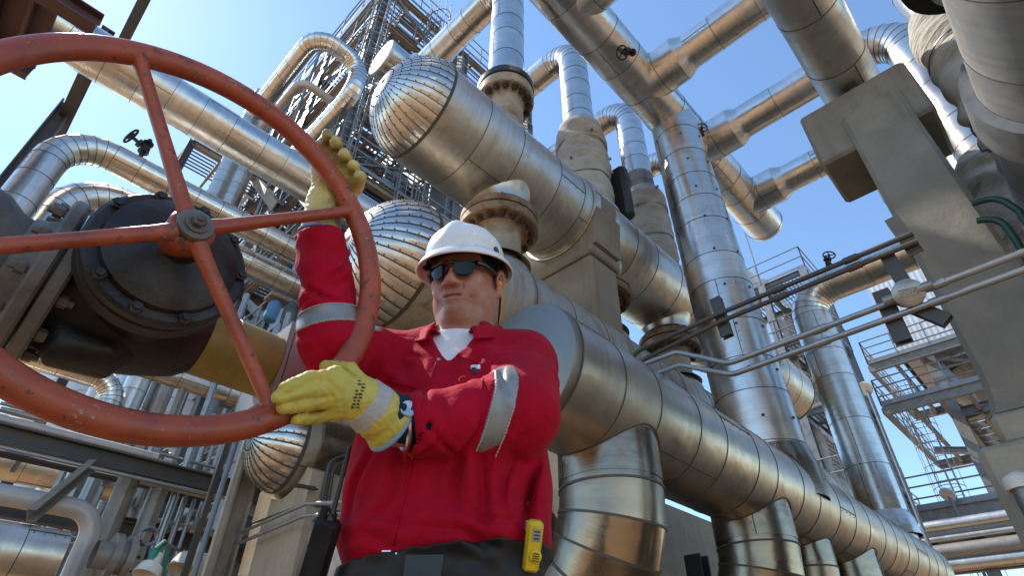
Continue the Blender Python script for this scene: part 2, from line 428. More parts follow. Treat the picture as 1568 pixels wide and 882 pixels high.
def vessel(name, label, z, x0, x1, matset, tip=.46, end_tip=.3):
    t = thing(name, label, 'vessel', (x0, VY, z - VR))
    mb = MB(); clad(mb, [(x0, VY, z), (x1, VY, z)], VR, panel=.52, seg=64, caps=(False, False)); mb.build('shell', matset, t)
    mb = MB(); dome(mb, (x0, VY, z), -X, VR, tip, gores=36, sw=.0065 if z > 5 else .011); mb.build('dome_end', ['clad_dome', 'seam'], t)
    mb = MB(); dome(mb, (x1, VY, z), X, VR, end_tip, gores=20, rivets=False); mb.build('dome_end', ['clad_dome', 'seam'], t)
    return t
U = vessel('pressure_vessel', 'upper horizontal vessel with a large domed end of dark riveted gores, above the hard hat', UZ, 1.82, 10.6, CLB)
Lw = vessel('pressure_vessel', 'lower horizontal vessel with rust-streaked whitish cladding, its domed end behind the white hard hat', LZ, 1.86, 12.2, ['clad_white', 'seam'])
for k, x in enumerate(NX):
    # bottom nozzle of the upper vessel: flared tee, neck, bolted flanges, lower neck down to the lower vessel
    mb = MB(); saddle_tee(mb, (x, VY, UZ - .40), -Z, .375, .30, .24)
    mb.cyl((x, VY, UZ - .63), (x, VY, UZ - .70), .302, 40); mb.lathe((x, VY, UZ - .64), -Z, [(-.012, .305), (-.012, .312), (.012, .312), (.012, .305)], 40, 1)
    tee = mb.build('nozzle', CLB, U)
    flange(tee, (x, VY, UZ - .82), Z, .41, .105, 'rusty', 18, .036, .2)
    mb = MB(); mb.lathe((x, VY, UZ - .92), -Z, [(0, .26), (.05, .235), (.12, .23), (.36, .23), (.42, .29), (.46, .33)], 40)
    mb.build('neck', 'nozzle', U)
    mb = MB(); mb.lathe((x, VY, LZ + VR + .05), -Z, [(-.05, .24), (0, .26), (.05, .31), (.09, .33), (.22, .335)], 40)
    mb.build('nozzle', ['clad_white', 'seam'], Lw)
    # top nozzles of the upper vessel
    if k == 0:
        mb = MB(); mb.lathe((x + .04, VY, UZ + VR - .12), Z, [(0, .33), (.12, .30), (.2, .235), (.8, .225), (.95, .27)], 40); mb.build('nozzle', 'nozzle', U)
# strap saddle where the pier carries the upper vessel
mb = MB()
for sx in (4.02, 4.42):
    mb.lathe((sx - .05, VY, UZ), X, [(0, VR + .004), (0, VR + .035), (.10, VR + .035), (.10, VR + .004)], 64)
mb.build('strap', 'clad_b', U)

# concrete pier carrying both vessels
pier = thing('concrete_pier', 'tall stained concrete pier under the upper vessel, right of the hard hat', 'pier', (4.2, 3.4, 0))
mb = MB(); mb.box((4.22, 3.55, 2.45), (.50, 1.70, 4.9), m=0, bev=.03); mb.build('shaft', 'concrete', pier)
mb = MB(); mb.box((4.22, 3.55, 4.965), (.56, 1.78, .13), bev=.02)
# head with a cut-out cradle
poly = [(4.0, 2.72, 5.03), (4.0, 4.36, 5.03), (4.0, 4.36, 5.75)]
for i in range(13):
    a = -PI * i / 12 + 0; poly.append((4.0, VY + (VR + .006) * math.cos(a), UZ + (VR + .006) * math.sin(a)))
poly += [(4.0, 2.56, 5.72)] if False else []
top = []
ang0 = math.asin((5.78 - UZ) / (VR + .006))
pts = [(2.62, 5.03), (4.40, 5.03), (4.40, 5.78), (VY + (VR + .006) * math.cos(ang0), 5.78)]
for i in range(1, 16):
    a = ang0 - (PI + 2 * ang0) * i / 16; pts.append((VY + (VR + .006) * math.cos(a), UZ + (VR + .006) * math.sin(a)))
pts += [(VY - (VR + .006) * math.cos(ang0), 5.78), (2.545, 5.78), (2.56, 5.6)]
mb.prism([(3.99, y, z) for y, z in pts], V(.46, 0, 0)); mb.build('head', 'concrete', pier, angle=25)

# ------------------------------------------------------------------ risers on the upper vessel, their runs and the header behind
HZ, HY = 10.3, 5.7
def riser_run(label, x, z0, blanket=None, scorch=False, parts=True):
    t = thing('riser_pipe', label, 'pipe', (x, VY, z0), 'risers on the upper vessel')
    mb = MB(); clad(mb, [(x, VY, z0), (x, VY, HZ), (x, HY, HZ)], .24, .48, .42, 40); mb.build('pipe', CLAD, t)
    return t
v1 = riser_run('bright vertical pipe standing on the black bolted flange at the top of the upper vessel', 3.02, 7.52)
mb = MB(); mb.lathe((3.02, VY, 7.30), Z, [(0, .20), (.02, .232), (.26, .236), (.26, .20)], 40); mb.build('collar', 'black_oil', v1)
fl = MB(); fl.lathe((3.02, VY, 7.22), Z, [(-.09, .22), (-.09, .35), (-.01, .365), (0, .365), (0, .34), (.015, .34), (.015, .37), (.10, .37), (.11, .36), (.11, .2)], 48)
# upper flange black, lower one pale: two meshes
fa = MB(); fa.lathe((3.02, VY, 7.235), Z, [(0, .22), (0, .36), (.012, .372), (.11, .372), (.122, .36), (.122, .2)], 48); fa = fa.build('flange', 'black_oil', v1)
fb = MB(); fb.lathe((3.02, VY, 7.215), -Z, [(0, .22), (0, .355), (.012, .365), (.15, .365), (.162, .35), (.162, .22)], 48); fb = fb.build('flange', 'nozzle', v1)
bolts(fb, V(3.02, VY, 7.02), -Z, .30, 16, .045, .09); bolts(fa, V(3.02, VY, 7.385), Z, .30, 16, .035, .06)
def blanket(parent, x, y, z0, z1, R, lump=.05, seed=0, taper=1.0, m='blanket'):
    r = random.Random(seed); nz, na = 34, 56; vs = []; fs = []
    ph = [(r.uniform(0, 6.28), r.randint(2, 5), r.uniform(3, 9), r.uniform(.3, 1)) for _ in range(9)]
    for i in range(nz + 1):
        t = i / nz; z = z0 + (z1 - z0) * t; env = min(1, (math.sin(PI * min(1, max(0, t))) + .08) * 2.6); rr = R * (taper + (1 - taper) * (1 - t))
        for k in range(na):
            a = 2 * PI * k / na; d = 0
            for p0, fa_, fz, am in ph: d += am * math.sin(fa_ * a + fz * z * 3.1 + p0) * .28
            tie = -.03 * max(0, 1 - abs(t - .30) / .03) - .03 * max(0, 1 - abs(t - .70) / .03)
            q = rr * (.80 + .20 * env) + lump * d * .55 * env + tie
            vs.append((x + q * math.cos(a), y + q * math.sin(a), z))
    for i in range(nz):
        for k in range(na): fs.append((i * na + k, i * na + (k + 1) % na, (i + 1) * na + (k + 1) % na, (i + 1) * na + k))
    fs.append(tuple(range(na))[::-1]); fs.append(tuple(nz * na + k for k in range(na)))
    mb = MB(); mb.add(vs, fs); o = mb.build('insulation_blanket', m, parent, angle=60)
    # ties: lacing wires and washers
    for zz in (z0 + (z1 - z0) * .30, z0 + (z1 - z0) * .70):
        rr = R * (.99); mb = MB()
        mb.tube([(x + rr * math.cos(a), y + rr * math.sin(a), zz + .02 * math.sin(3 * a)) for a in np.linspace(0, 2 * PI, 40)], .008, 5, caps=(False, False)); mb.build('lacing', 'galv', o)
    for _ in range(7):
        a = r.uniform(0, 6.28); zz = r.uniform(z0 + .15, z1 - .1); c = V(x + R * 1.0 * math.cos(a), y + R * 1.0 * math.sin(a), zz); mb = MB(); mb.cyl(c, c + .05 * V(math.cos(a), math.sin(a), 0), .022, 8); mb.build('washer', 'galv', o)
    return o
v2 = riser_run('vertical pipe entering a wrinkled grey insulation blanket behind the concrete pier', 4.62, 7.9)
blanket(v2, 4.62, VY, UZ + VR - .05, 8.02, .37, .06, 3)
mb = MB(); mb.box((5.08, 2.95, 6.75), (.20, .5, 1.0), bev=.06); mb.build('flap', 'black_oil', v2)
v3 = riser_run('vertical pipe with a scorched brown foot above a grey blanket, beside the tall wide riser', 6.28, 8.2)
mb = MB(); clad(mb, [(6.28, VY, 7.78), (6.28, VY, 8.26)], .243, panel=.3, seg=40); mb.build('scorched_foot', [m_clad('scorched_cladding', (.38, .31, .25), .35, .5, .01, 1.0, (.10, .05, .03)), 'seam'], v3)
blanket(v3, 6.28, VY, UZ + VR - .05, 7.82, .37, .06, 5)
v4 = riser_run('far vertical pipe half hidden behind the wide tapering riser', 7.9, 7.0)
blanket(v4, 7.9, VY, UZ + VR - .05, 7.2, .36, .06, 8)
hd = thing('header_pipe', 'short wide header with a flat pale end cap, above the dome of the upper vessel', 'pipe', (2.36, HY, HZ))
mb = MB(); clad(mb, [(2.36, HY, HZ), (9.2, HY, HZ)], .36, panel=.55, seg=44); mb.build('pipe', CLAD, hd)
mb = MB(); mb.lathe((2.36, HY, HZ), -X, [(-.04, .362), (-.04, .372), (.004, .372), (.02, .355), (.03, .0)], 44); mb.build('end_cap', 'clad_far', hd)
for x in (3.02, 4.62, 6.28, 7.9): mb = MB(); mb.lathe((x, HY - .34, HZ), -Y, [(-.1, .34), (.06, .31), (.14, .25), (.16, .25)], 36); mb.build('collar', 'clad', hd)

# ------------------------------------------------------------------ overhead manifold, its branches, the wide riser and the big pipe by the worker
MY, MZ = 2.0, 8.05
mf = thing('manifold_pipe', 'wide overhead manifold crossing the sky with three side branches and a rounded end', 'pipe', (1.0, MY, MZ))
mb = MB(); clad(mb, [(.2, MY, MZ), (8.62, MY, MZ)], .33, panel=.55, seg=48); mb.build('pipe', CLAD, mf)
mb = MB(); mb.lathe((8.62, MY, MZ), X, [(-.02, .336)] + [(.17 * math.sin(PI / 2 * i / 8), .336 * math.cos(PI / 2 * i / 8) ** .7) for i in range(9)], 48); mb.build('end_cap', 'clad', mf)
BLAB = ['branch pipe nearest overhead, joining the manifold at the top edge of the photo',
        'uppermost sloping branch with a stepped collar, running to the top edge right of the manifold',
        'middle sloping branch passing behind the concrete tee to a ribbed elbow',
        'lowest sloping branch joining the manifold nearest its rounded end']
for k, x in enumerate((3.05, 4.65, 6.24, 7.83)):
    z0 = (4.5, 4.75, 4.3, 4.2)[k]; ye = (-.9, -1.0, -.85, -.85)[k]
    t = thing('branch_pipe', BLAB[k], 'pipe', (x, MY, MZ), 'branches of the overhead manifold')
    mb = MB(); clad(mb, [(x, 1.25, MZ), (x, ye, MZ), (x, ye, z0)], .245, .47, .48, 40); mb.build('pipe', CLAD, t)
    mb = MB(); clad(mb, [(x, 1.98, MZ), (x, 1.38, MZ)], .315, panel=.3, seg=40, caps=(False, False)); mb.lathe((x, 1.38, MZ), -Y, [(0, .315), (.05, .29), (.11, .255), (.14, .247)], 40); mb.build('collar', CLAD, t)
    if k == 1: blanket(t, x, ye, 4.1, 6.05, .36, .06, 11)
    if k == 2: blanket(t, x, -.85, 4.0, 5.55, .36, .07, 12)
    if k == 3: blanket(t, x, -.85, 3.9, 5.1, .35, .07, 13)
    if k == 0:
        mb = MB(); mb.lathe((x, ye, 4.62), Z, [(0, .2), (0, .36), (.10, .36), (.12, .34), (.14, .36), (.24, .36), (.24, .2)], 40); fl = mb.build('flange', 'black_oil', t)
        bolts(fl, V(x, ye, 4.9), Z, .30, 14, .04, .09)
wr = thing('riser_pipe', 'widest vertical pipe, tapering up from the big lower pipe to the overhead manifold', 'pipe', (5.7, MY, 2.6))
mb = MB(); clad(mb, [(5.68, MY, 2.5), (5.45, MY, 8.0)], .385, panel=.47, seg=56, r_end=.325)
for i in range(9):
    f = .12 + i * .095; c = V(5.68 - .23 * f, MY, 2.5 + 5.5 * f); r = .385 - .06 * f
    for a in (-2.62, -1.75): mb.ball(c + r * V(math.cos(a), math.sin(a), 0), .018, 6, 1)
mb.build('pipe', CLAD, wr)
PZ = 2.48
bp = thing('header_pipe', 'big low header with a flat grey end disc beside the worker, carried on bent legs', 'pipe', (2.4, MY, 2.1))
mb = MB(); clad(mb, [(2.14, MY, PZ), (10.5, MY, PZ)], .395, panel=.44, seg=64, caps=(False, True)); mb.build('pipe', ['clad_p', 'seam'], bp)
mb = MB(); mb.lathe((2.14, MY, PZ), -X, [(-.05, .396), (-.05, .402), (.0, .404), (.012, .398), (.030, .33), (.050, .22), (.062, .10), (.064, .001)], 56)
mb.build('end_cap', [m_clad('grey_end_disc', (.27, .26, .24), .34, .46, .006), 'seam'], bp)
mb = MB(); mb.lathe((2.14, MY, PZ), -X, [(-.062, .396), (-.062, .405), (-.05, .405), (-.05, .396)], 56); mb.build('end_seam', 'seam', bp)
mb = MB(); mb.lathe((5.68, MY, 2.42), Z, [(0, .43), (.3, .43), (.46, .40), (.5, .385)], 48); mb.build('collar', ['clad_steel'], bp)
mb = MB(); mb.lathe((10.5, MY, PZ), X, [(.2 * math.sin(PI / 2 * i / 8), .386 * math.cos(PI / 2 * i / 8)) for i in range(9)], 48); mb.build('end_cap', 'clad_steel', bp)
LLAB = ['nearest bent leg duct under the big low header, beside the yellow gas detector', 'second bent leg duct under the big low header',
        'narrow third leg duct under the big low header', 'fourth leg duct under the big low header', 'farthest leg duct under the big low header at the bottom edge']
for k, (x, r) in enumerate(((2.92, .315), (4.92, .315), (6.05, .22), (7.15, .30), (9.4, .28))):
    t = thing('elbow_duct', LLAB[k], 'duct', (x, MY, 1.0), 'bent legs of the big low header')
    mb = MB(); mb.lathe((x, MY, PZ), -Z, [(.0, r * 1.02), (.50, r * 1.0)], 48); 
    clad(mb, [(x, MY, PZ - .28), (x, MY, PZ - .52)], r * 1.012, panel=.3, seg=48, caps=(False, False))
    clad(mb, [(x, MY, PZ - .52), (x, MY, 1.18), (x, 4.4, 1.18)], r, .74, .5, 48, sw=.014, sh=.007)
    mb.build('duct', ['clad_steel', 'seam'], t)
    # raised saddle lap where leg meets header
    mb = MB(); pts = []
    for i in range(41):
        a = 2 * PI * i / 40; dx, dy = r * 1.03 * math.cos(a), r * 1.03 * math.sin(a); zz = PZ - math.sqrt(max(0, .392 ** 2 - dy * dy)); pts.append((x + dx, MY + dy, zz))
    mb.tube(pts, .008, 6, caps=(False, False)); mb.build('saddle_seam', 'seam', t)
    mb = MB(); mb.box((x, 4.25, .44), (.4, .3, .87), bev=.02); mb.build('foot', 'concrete', t)
rs = thing('riser_pipe', 'tall riser at the far end of the big low header, bending over to the right', 'pipe', (9.6, MY, 2.6))
mb = MB(); clad(mb, [(9.6, MY, 2.5), (9.6, MY, 6.95), (9.6, -3.2, 6.95)], .30, .52, .62, 44); mb.build('pipe', CLAD, rs)
mb = MB(); mb.lathe((9.6, MY, 2.62), Z, [(.18, .36), (.40, .34), (.5, .30)], 40); mb.build('collar', 'clad', rs)

def small_valve(label, p, d, w, size=1.0, m='black_iron', name='hand_valve', cat='valve'):
    """small gate valve: stem body along d with a handwheel at the end, bonnet pointing along w"""
    d = unit(d); w = unit(w); p = np.array(p, float); s = size
    t = thing(name, label, cat, p)
    mb = MB(); mb.cyl(p, p + d * .10 * s, .022 * s, 10); mb.ball(p + d * .13 * s, .045 * s, 10); mb.cyl(p + d * .13 * s, p + d * .26 * s, .02 * s, 10)
    mb.lathe(p + d * .07 * s, d, [(0, .02 * s), (0, .05 * s), (.02 * s, .05 * s), (.02 * s, .02 * s)], 12); mb.lathe(p + d * .19 * s, d, [(0, .02 * s), (0, .05 * s), (.02 * s, .05 * s), (.02 * s, .02 * s)], 12)
    q = p + d * .13 * s; mb.cyl(q, q + w * .15 * s, .018 * s, 8); mb.lathe(q + w * .05 * s, w, [(0, .02 * s), (0, .045 * s), (.03 * s, .045 * s), (.03 * s, .02 * s)], 10)
    mb.build('body', m, t)
    mb = MB(); c = q + w * .16 * s; u, v = perp(w); R = .085 * s
    mb.tube([c + R * (math.cos(a) * u + math.sin(a) * v) for a in np.linspace(0, 2 * PI, 25)], .011 * s, 6, caps=(False, False))
    for k in range(4):
        a = k * PI / 2; mb.cyl(c, c + R * (math.cos(a) * u + math.sin(a) * v), .008 * s, 6)
    mb.ball(c, .022 * s, 8); mb.build('handwheel', m, t); return t
a_ = on(985, 158, 'y', MY - .30); small_valve('small black valve with a round wheel hanging under the manifold near the wide riser', (a_[0], MY - .20, MZ - .26), (0, -.5, -.85), (-.55, .25, -.5), 1.0)
a_ = on(1088, 247, 'y', MY - .30); small_valve('small black valve hanging under the manifold between its middle and lowest branches', (a_[0], MY - .20, MZ - .26), (0, -.5, -.85), (-.55, -.6, -.2), .85)

# ------------------------------------------------------------------ right side: concrete tee, its pipe, vessel on the right, conduits
tc = thing('concrete_column', 'tall concrete tee column on a stepped foot, carrying an overhead pipe on the right', 'column', (4.7, .03, 0))
mb = MB(); mb.box((4.74, -.06, 5.20), (.70, .92, .70), bev=.03); mb.build('cap_beam', 'concrete_t', tc)
cw = []
mb = MB(); prof = [(2.95, .36), (3.25, .335), (5.0, .31)]
def slab(mb, zs, xc, yc, hx, m=0):
    """column shaft given by (z, half width in y)"""
    vs = []; b = .035
    for z, hy in zs:
        for sx, sy in ((-1, -1), (1, -1), (1, 1), (-1, 1)):
            hh = hx * hy / zs[-1][1]
            if (sx, sy) in ((-1, -1), (1, 1)): q = [(sx * hh, sy * (hy - b)), (sx * (hh - b), sy * hy)]
            else: q = [(sx * (hh - b), sy * hy), (sx * hh, sy * (hy - b))]
            for dx, dy in q: vs.append((xc + dx, yc + dy, z))
    n = len(zs); fs = [(i * 8 + k, i * 8 + (k + 1) % 8, (i + 1) * 8 + (k + 1) % 8, (i + 1) * 8 + k) for i in range(n - 1) for k in range(8)]
    fs += [tuple(range(8))[::-1], tuple((n - 1) * 8 + k for k in range(8))]; mb.add(vs, fs, m)
slab(mb, [(2.30, .29), (2.40, .265), (2.55, .25), (3.4, .245), (5.20, .235)], 4.72, -.14, .39)
mb.build('shaft', 'concrete_t', tc, angle=25)
mb = MB(); mb.box((4.72, -.16, 2.20), (1.0, .64, .20), bev=.03); mb.box((4.72, -.16, 1.05), (1.2, .90, 2.10), bev=.035); mb.build('foot', m_concrete('concrete_foot', (.45, .405, .32), (.24, .19, .12), .35), tc)
ap = thing('header_pipe', 'straight pipe crossing overhead to rest on top of the concrete tee column', 'pipe', (.5, -.1, 5.8))
mb = MB(); clad(mb, [(.6, -.1, 5.87), (8.5, -.1, 5.87)], .262, panel=.6, seg=40); mb.build('pipe', CLB, ap)
mb = MB(); mb.box((4.60, -.1, 5.562), (.34, .20, .02)); mb.box((4.60, -.1, 5.60), (.30, .04, .055)); mb.build('shoe', 'steel_dark', ap)
rv = thing('pressure_vessel', 'grey streaked vessel filling the top right corner, next to the blanketed pipe', 'vessel', (1, -.95, 3.1))
mb = MB(); clad(mb, [(.8, -1.16, 3.95), (10.5, -1.16, 3.95)], .55, panel=.62, seg=64); mb.build('shell', [m_clad('grey_streaked_cladding', (.52, .50, .48), .33, .48, .006, .2), 'seam'], rv)
mb = MB(); dome(mb, (.8, -1.16, 3.95), -X, .55, .4, 26); mb.build('dome_end', ['clad_dome', 'seam'], rv)
mb = MB()
pts = [(-1.16 + .585 * math.cos(a), 3.95 + .585 * math.sin(a)) for a in np.linspace(PI * .02, -PI * 1.02, 28)]; pts += [(-1.70, 3.55), (-1.6, 3.2), (-.62, 3.2), (-.40, 3.6)]
outer = [(-1.16 + .62 * math.cos(a), 3.95 + .62 * math.sin(a)) for a in np.linspace(PI * .2, -PI * 1.2, 30)]; inner = [(-1.16 + .553 * math.cos(a), 3.95 + .553 * math.sin(a)) for a in np.linspace(-PI * 1.2, PI * .2, 30)]
mb.prism([(3.55, y, z) for y, z in outer + inner], V(.34, 0, 0)); mb.build('saddle_band', 'galv', rv)
mb = MB(); mb.box((3.75, -1.16, 1.6), (.5, 1.0, 3.45), bev=.03); mb.build('support', 'concrete_t', rv)

CX = 3.30
def conduit(label, pxs, r, m='conduit'):
    pts = [on(px, py, 'x', CX) if len(q) == 0 else on(px, py, q[0], q[1]) for px, py, *q in pxs]
    st = [p for p, _ in route(pts, .12)]
    mb = MB(); mb.tube(st, r, 12)
    for f in (.35, .72):
        a, b = pts[-2], pts[-1]; c = a + (b - a) * f; d = unit(b - a); mb.lathe(c, d, [(-.04, r), (-.04, r + .006), (.04, r + .006), (.04, r)], 12)
    o = mb.build('conduit', m); return tag(o, label, 'conduit', 'conduits crossing in front of the risers')
dn = V(0, 0, -.5)
def drop(p): return p
conduit('uppermost dark conduit, ending at the bracket on the concrete column', [(958, 572), (972, 540), (1100, 481), (1398, 357)], .016, 'steel_dark')
conduit('second dark conduit from the top, just under the uppermost one', [(967, 578), (985, 551), (1104, 492), (1405, 369)], .016, 'steel_dark')
conduit('bright kinked conduit passing behind the round junction box', [(964, 566), (1036, 539), (1116, 557), (1600, 374)], .018)
conduit('lowest kinked conduit passing under the round junction box', [(990, 578), (1040, 559), (1121, 574), (1600, 402)], .018)
def strut(label, p0, p1, w=.075, h=.05):
    a = on(*p0, 'x', CX + .05); b = on(*p1, 'x', CX + .05)
    mb = MB(); mb.beam(a, b, w, h, up=V(-1, 0, 0), kind='U', t=.006); o = mb.build('strut_channel', 'steel_dark'); return tag(o, label, 'bracket', 'channel brackets of the conduits')
strut('short channel bracket clamping the conduits in front of the wide riser', (1096, 458), (1114, 516))
strut('long dark channel bracket left of the round junction box', (1349, 447), (1384, 524), .085)
strut('channel bracket pinned to the left face of the concrete column', (1366, 336), (1402, 386))
strut('pale slanting channel rising above the round junction box', (1360, 394), (1392, 446))
strut('channel running from the round junction box down to the column edge', (1398, 470), (1452, 492))
jb = thing('junction_box', 'round grey junction box with an embossed lid on the conduits', 'junction box', on(1390, 450, 'x', CX - .02))
c = on(1390, 450, 'x', CX - .02); d = unit(CC - c); d = unit(V(-.9, -.25, -.35))
mb = MB(); mb.lathe(c + d * -.04, d, [(-.03, .001), (-.03, .066), (.05, .070), (.05, .078), (.072, .078), (.078, .07), (.078, .001)], 28)
mb.cyl(c + V(0, -.12, 0), c + V(0, .12, 0), .03, 12); mb.build('body', 'conduit', jb)
u, w = perp(d); mb = MB(); cc = c + d * .040; e1 = unit(np.cross(V(0, 0, 1), d)); e2 = np.cross(d, e1)
for (x0, y0, x1, y1) in ((-.042, .018, .042, .022), (-.042, -.022, .042, -.018), (-.044, -.022, -.040, .022), (.040, -.022, .044, .022)):
    mb.box(cc + e1 * (x0 + x1) / 2 + e2 * (y0 + y1) / 2, (x1 - x0, y1 - y0, .006), (e1, e2, d))
for i in range(4):
    x0 = -.03 + i * .019
    mb.box(cc + e1 * x0, (.003, .022, .005), (e1, e2, d)); mb.box(cc + e1 * (x0 + .006) + e2 * .010, (.010, .003, .005), (e1, e2, d)); mb.box(cc + e1 * (x0 + .006) + e2 * (-.010 if i % 2 else 0.0), (.010, .003, .005), (e1, e2, d))
mb.build('lid_lettering', 'galv', jb)
for k, (lab, pts) in enumerate((('upper thick dark green hose looping from the concrete column to the blanketed pipe', [(1488, 312), (1525, 300), (1560, 322), (1590, 370)]), ('lower thick dark green hose looping beside the concrete column', [(1496, 338), (1530, 332), (1556, 368), (1585, 420)]))):
    pp = [on(a, b, 'x', 4.05) for a, b in pts]; st = [p for p, _ in route(pp, .12)]
    mb = MB(); mb.tube(st, .022, 10); tag(mb.build('hose', 'hose_green'), lab, 'hose', 'dark green hoses on the right')
small_valve('small rusty relief valve standing on the far bent riser', (9.6, 1.42, 7.24), Z, (.2, -.3, .9), 1.15, 'bolt', 'relief_valve')
t = thing('lamp_post', 'grey capped post at the lower right corner by the stepped concrete foot', 'post', (3.9, -.42, 0))
p = on(1560, 735, 'x', 3.98); mb = MB(); mb.cyl((p[0], p[1], 0), (p[0], p[1], p[2] - .02), .055, 20); mb.build('pole', 'galv', t)
mb = MB(); mb.lathe((p[0], p[1], p[2] - .05), Z, [(0, .06), (0, .075), (.05, .078), (.07, .06), (.09, .02), (.09, .001)], 24); mb.build('cap', 'lamp_white', t)

# under the big header: the collecting pipe of the bent legs and an added wall shutting out the sky behind it
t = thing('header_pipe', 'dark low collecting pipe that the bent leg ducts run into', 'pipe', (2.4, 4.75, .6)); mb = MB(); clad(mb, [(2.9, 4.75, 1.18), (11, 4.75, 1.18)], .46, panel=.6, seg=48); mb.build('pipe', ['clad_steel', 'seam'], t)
t = thing('backdrop_wall', 'added concrete backdrop wall that darkens the gaps behind the bent leg ducts', 'wall', (9, 6.4, 0)); mb = MB(); mb.box((9.2, 6.4, 2.2), (11, .3, 4.4), bev=.03); mb.build('wall', 'concrete', t)
for k in range(5):
    t = thing('guard_post', 'dark steel post standing between the bent leg ducts', 'post', (3.95 + k * 1.3, 3.4, 0), 'dark posts between the bent leg ducts'); mb = MB(); mb.beam((3.95 + k * 1.3, 3.4, 0), (3.95 + k * 1.3, 3.4, 2.3), .2, .2, kind='I', t=.02, up=X); mb.build('post', 'steel_dark', t)
for z, lab in ((1.75, 'upper dark pipe running level behind the bent leg ducts'), (1.5, 'lower dark pipe running level behind the bent leg ducts')):
    mb = MB(); mb.tube([(3.0, 3.25, z), (10.5, 3.25, z)], .045, 12); tag(mb.build('rack_pipe', 'steel_dark'), lab, 'pipe')
# ------------------------------------------------------------------ left side: pipes beyond the handwheel
def runA(name, label, cat, p0, p1, y, R, m=CLAD, panel=.5, drop=None, group=None, seg=32, clad_=True, x0=None, x1=None, bend=None):
    a = on(*p0, 'y', y); b = on(*p1, 'y', y); z = (a[2] + b[2]) / 2
    xa = a[0] if x0 is None else x0; xb = b[0] if x1 is None else x1
    pts = [(xa, y, z), (xb, y, z)]
    if drop == 'L': pts = [(xa, y, 0.02)] + pts
    if drop == 'R': pts = pts + [(xb, y, 0.02)]
    mb = MB()
    if clad_: clad(mb, pts, R, bend, panel, seg)
    else: mb.tube([p for p, _ in route(pts, bend or R * 3)], R, 14)
    o = mb.build(name, m); return tag(o, label, cat, group)
runA('cladded_pipe', 'widest upper left pipe, sloping down behind the handwheel rim to the raised glove', 'pipe', (300, 178), (450, 263), 6.8, .325, CLAD, .42, x0=-7, x1=4.2, seg=48)
runA('cladded_pipe', 'pipe with a tall ribbed bend at the far left, running behind the handwheel hub', 'pipe', (180, 242), (430, 377), 7.0, .185, CLAD, .34, 'L', x0=-.66, x1=3.5, bend=.50)
runA('cladded_pipe', 'lower bent pipe tucked under the tall ribbed bend, running behind the black valve', 'pipe', (190, 306), (400, 420), 7.4, .21, CLAD, .34, 'L', x0=-.36, x1=3.6, bend=.62)
runA('cladded_pipe', 'slim clad pipe passing just beneath the dull yellow pipe', 'pipe', (225, 566), (390, 617), 7.6, .125, CLAD, .3, x0=-.8, x1=3.2)
runA('cladded_pipe', 'short bent pale pipe below the black valve', 'pipe', (130, 568), (180, 590), 9.0, .15, CLAD, .4, 'R', x0=-2, bend=.3)
small_valve('small black valve with a side wheel standing on the pipe with the tall ribbed bend', on(212, 244, 'y', 7.0) + V(0, 0, .05), V(0, 0, 1), unit(-X + .35 * Z), 1.35, 'black_iron', 'actuator_valve')
# overhead steel at the upper left
def beam_thing(name, label, a, b, w, h, m='steel_dark', kind='I', group=None, up=None):
    mb = MB(); mb.beam(a, b, w, h, kind=kind, t=min(w, h) * .12, up=up); return tag(mb.build(name, m), label, 'beam', group)
a = at(150, 38, 5.6); beam_thing('steel_beam', 'short brown overhead beam ending above the top of the handwheel', a, a + V(-4.0, 0, 0), .16, .20, 'steel_red')
a = at(192, 56, 8.2); beam_thing('steel_beam', 'thin dark overhead beam crossing the sky right of the handwheel spoke', a + V(0, -3.4, 0), a + V(0, .5, 0), .12, .14)
a = at(128, 122, 9.4); beam_thing('steel_beam', 'dark sloping beam beside the bright sky at the left edge', a + V(0, -1.2, 0), a + V(0, 4.0, 0), .18, .22)
a = at(88, 182, 9.8); beam_thing('steel_column', 'brown steel post below the dark sloping beam at the left edge', (a[0], a[1], 0), (a[0], a[1], a[2] + .4), .22, .22, 'steel_dark')
t = thing('walkway_platform', 'overhead grated walkway in the upper left corner', 'platform', (-2, 3.6, 5.2))
a = at(60, 10, 5.6); mb = MB(); mb.box((a[0] - 1.6, a[1] + .3, a[2] + .22), (3.4, 1.3, .05))
for i in range(14): mb.beam((a[0] - 3.2 + i * .24, a[1] - .3, a[2] + .12), (a[0] - 3.2 + i * .24, a[1] + .9, a[2] + .12), .03, .12)
mb.build('grating', 'steel_red', t)
mb = MB(); mb.beam((a[0] - 3.3, a[1] + 1.0, a[2] + .08), (a[0] + .1, a[1] + 1.0, a[2] + .08), .10, .22, kind='I'); mb.build('edge_beam', 'steel_red', t)

t = thing('air_duct', 'broad dark grey duct filling the top left corner', 'duct', at(20, 20, 7.5)); c = at(15, 30, 7.5); mb = MB(); clad(mb, [c + V(-6, 0, 0), c + V(.15, 0, 0)], .48, panel=.7, seg=44); mb.build('duct', ['clad_b', 'seam'], t)
